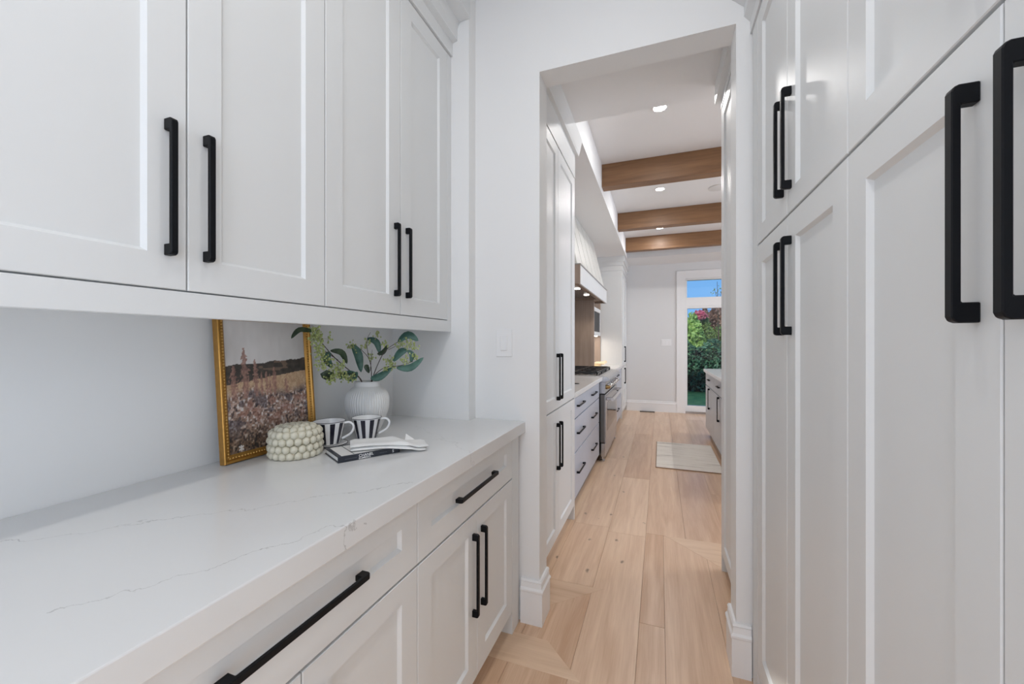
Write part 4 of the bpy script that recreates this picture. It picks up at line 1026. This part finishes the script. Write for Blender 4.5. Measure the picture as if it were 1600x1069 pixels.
# island
IX = 0.60
r = thing('kitchen_island', 'taupe kitchen island with black pulls at the right edge of the doorway view', 'island', (IX, 4.85, 0))
obj('body', B(IX + 0.0215, 1.75, 3.50, 6.17, 0.11, 0.8795), M['island'], r)
obj('toe_kick', B(IX + 0.055, 1.70, 3.55, 6.12, 0, 0.11), M['toe'], r)
for k in range(3):
    a, b = 6.17 - 0.88 * (k + 1), 6.17 - 0.88 * k
    d = slab(r, IX, -1, a, b, 0.705, 0.872, M['island']); handle(d, IX, (a + b) / 2, 0.80, 0.16, face=-1, horiz=True)
    d = slab(r, IX, -1, a, b, 0.112, 0.70, M['island'], name='door'); handle(d, IX, (a + b) / 2 - 0.03, 0.56, 0.27, face=-1)
tag(obj('countertop', B(IX - 0.024, 1.79, 3.46, 6.21, 0.88, 0.92), M['quartz'], bevel=0.002), 'white stone top on the kitchen island', 'countertop')

# ------------------------------------------------------------------ garden
GZ = -0.20
struct('lawn', B(-14, 20, YF + 0.15, 60, GZ - 0.1, GZ), M['grass'])
gr = random.Random(21)
def leaves_mb(n, fn, size, seed):
    rr = random.Random(seed); mb = MB(); V = []; F = []
    for i in range(n):
        c = Vector(fn(rr)); s_ = size * (0.6 + 0.8 * rr.random())
        d = Vector((rr.gauss(0, 1), rr.gauss(0, 1), rr.gauss(0, 1))).normalized(); u = d.orthogonal().normalized()
        u = (u * math.cos(rr.random() * 6.28) + d.cross(u) * math.sin(rr.random() * 6.28)).normalized(); nn = d.cross(u)
        k = len(V)
        V += [tuple(c - d * s_ * 0.5), tuple(c + u * s_ * 0.28 + nn * s_ * 0.08), tuple(c + d * s_ * 0.5), tuple(c - u * s_ * 0.28 + nn * s_ * 0.08)]
        F.append((k, k + 1, k + 2, k + 3))
    mb.v = V; mb.f = F
    return mb
def ellip(c, r):
    def f(rr):
        d = Vector((rr.gauss(0, 1), rr.gauss(0, 1), rr.gauss(0, 1))).normalized(); k = (0.62 + 0.38 * rr.random())
        bump = 1 + 0.12 * math.sin(d.x * 9 + d.z * 7) + 0.10 * math.sin(d.y * 8 - d.z * 11)
        return (c[0] + d.x * r[0] * k * bump, c[1] + d.y * r[1] * k * bump, c[2] + d.z * r[2] * k * bump)
    return f
def boxd(x0, x1, y0, y1, z0, z1):
    def f(rr):
        x = x0 + (x1 - x0) * rr.random(); z = z0 + (z1 - z0) * rr.random()
        y = y0 + 0.35 * rr.random() + 0.12 * math.sin(x * 3 + z * 2) if rr.random() < 0.75 else y0 + (y1 - y0) * rr.random()
        if rr.random() < 0.22: z = z1 + (0.16 + 0.13 * math.sin(x * 4.3) + 0.10 * math.sin(x * 9.1 + 1)) * rr.random()
        return (x, y, z)
    return f
hg = thing('hedge', 'dark green clipped hedge along the back of the lawn, seen through the garden door', 'hedge', (1.2, 13.5, GZ))
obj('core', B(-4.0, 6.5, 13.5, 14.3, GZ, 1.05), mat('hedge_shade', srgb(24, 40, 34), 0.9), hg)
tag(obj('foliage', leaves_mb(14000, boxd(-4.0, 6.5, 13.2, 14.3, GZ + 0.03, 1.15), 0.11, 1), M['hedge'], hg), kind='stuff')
def bush(label, name, cat, c, r, n, m, size, seed, trunk=True, extra=None):
    t = thing(name, label, cat, (c[0], c[1], GZ))
    mb = MB().tube([(c[0], c[1], GZ), (c[0] + 0.05, c[1] + 0.03, c[2] * 0.5), (c[0], c[1], c[2])], [0.09, 0.07, 0.03], 8)
    for k in range(7):
        a = 6.28 * k / 7; mb.tube([(c[0], c[1], c[2] * (0.35 + 0.07 * k)), (c[0] + math.cos(a) * r[0] * 0.7, c[1] + math.sin(a) * r[1] * 0.7, c[2] + r[2] * (0.1 + 0.1 * k - 0.3))], [0.035, 0.01], 6)
    obj('trunk', mb, M['bark'], t)
    tag(obj('foliage', leaves_mb(n, ellip(c, r), size, seed), m, t), kind='stuff')
    if extra: tag(obj('blossom', leaves_mb(extra[1], ellip(extra[0], extra[2]), extra[3], seed + 50), M['pink'], t), 'pink blossom', kind='stuff')
    return t
bush('lime green leafy shrub above the hedge, at the left of the garden door glass', 'garden_shrub', 'shrub', (1.02, 15.2, 1.25), (0.46, 0.5, 0.98), 5200, M['lime'], 0.13, 3)
bush('small tree topped with pink blossom behind the lime green shrub', 'flowering_tree', 'tree', (1.42, 17.2, 1.45), (0.60, 0.55, 0.98), 3600, M['midleaf'], 0.12, 4, extra=((1.41, 16.7, 2.34), 1100, (0.24, 0.22, 0.17), 0.10))
bush('russet and green leafy tree behind the hedge, at the right of the garden door glass', 'garden_tree', 'tree', (2.15, 18.9, 1.90), (0.78, 0.7, 0.86), 7500, M['redleaf'], 0.12, 5)
bush('mid green bushy shrub behind the hedge, between lime shrub and russet tree', 'garden_shrub', 'shrub', (1.95, 16.0, 1.05), (0.55, 0.5, 0.78), 5200, M['midleaf'], 0.11, 6)
t = thing('sapling', 'thin sapling with a few leaves against the sky in the transom', 'tree', (1.78, 14.6, GZ))
mb = MB().tube([(1.78, 14.6, GZ), (1.80, 14.6, 1.6), (1.76, 14.6, 3.3)], [0.03, 0.02, 0.006], 6)
mb.tube([(1.77, 14.6, 2.7), (1.66, 14.55, 3.10)], [0.01, 0.004], 5).tube([(1.77, 14.6, 2.6), (1.90, 14.62, 3.0)], [0.01, 0.004], 5)
obj('trunk', mb, M['bark'], t)
tag(obj('foliage', leaves_mb(40, ellip((1.74, 14.6, 2.88), (0.20, 0.2, 0.32)), 0.06, 9), M['midleaf'], t), kind='stuff')
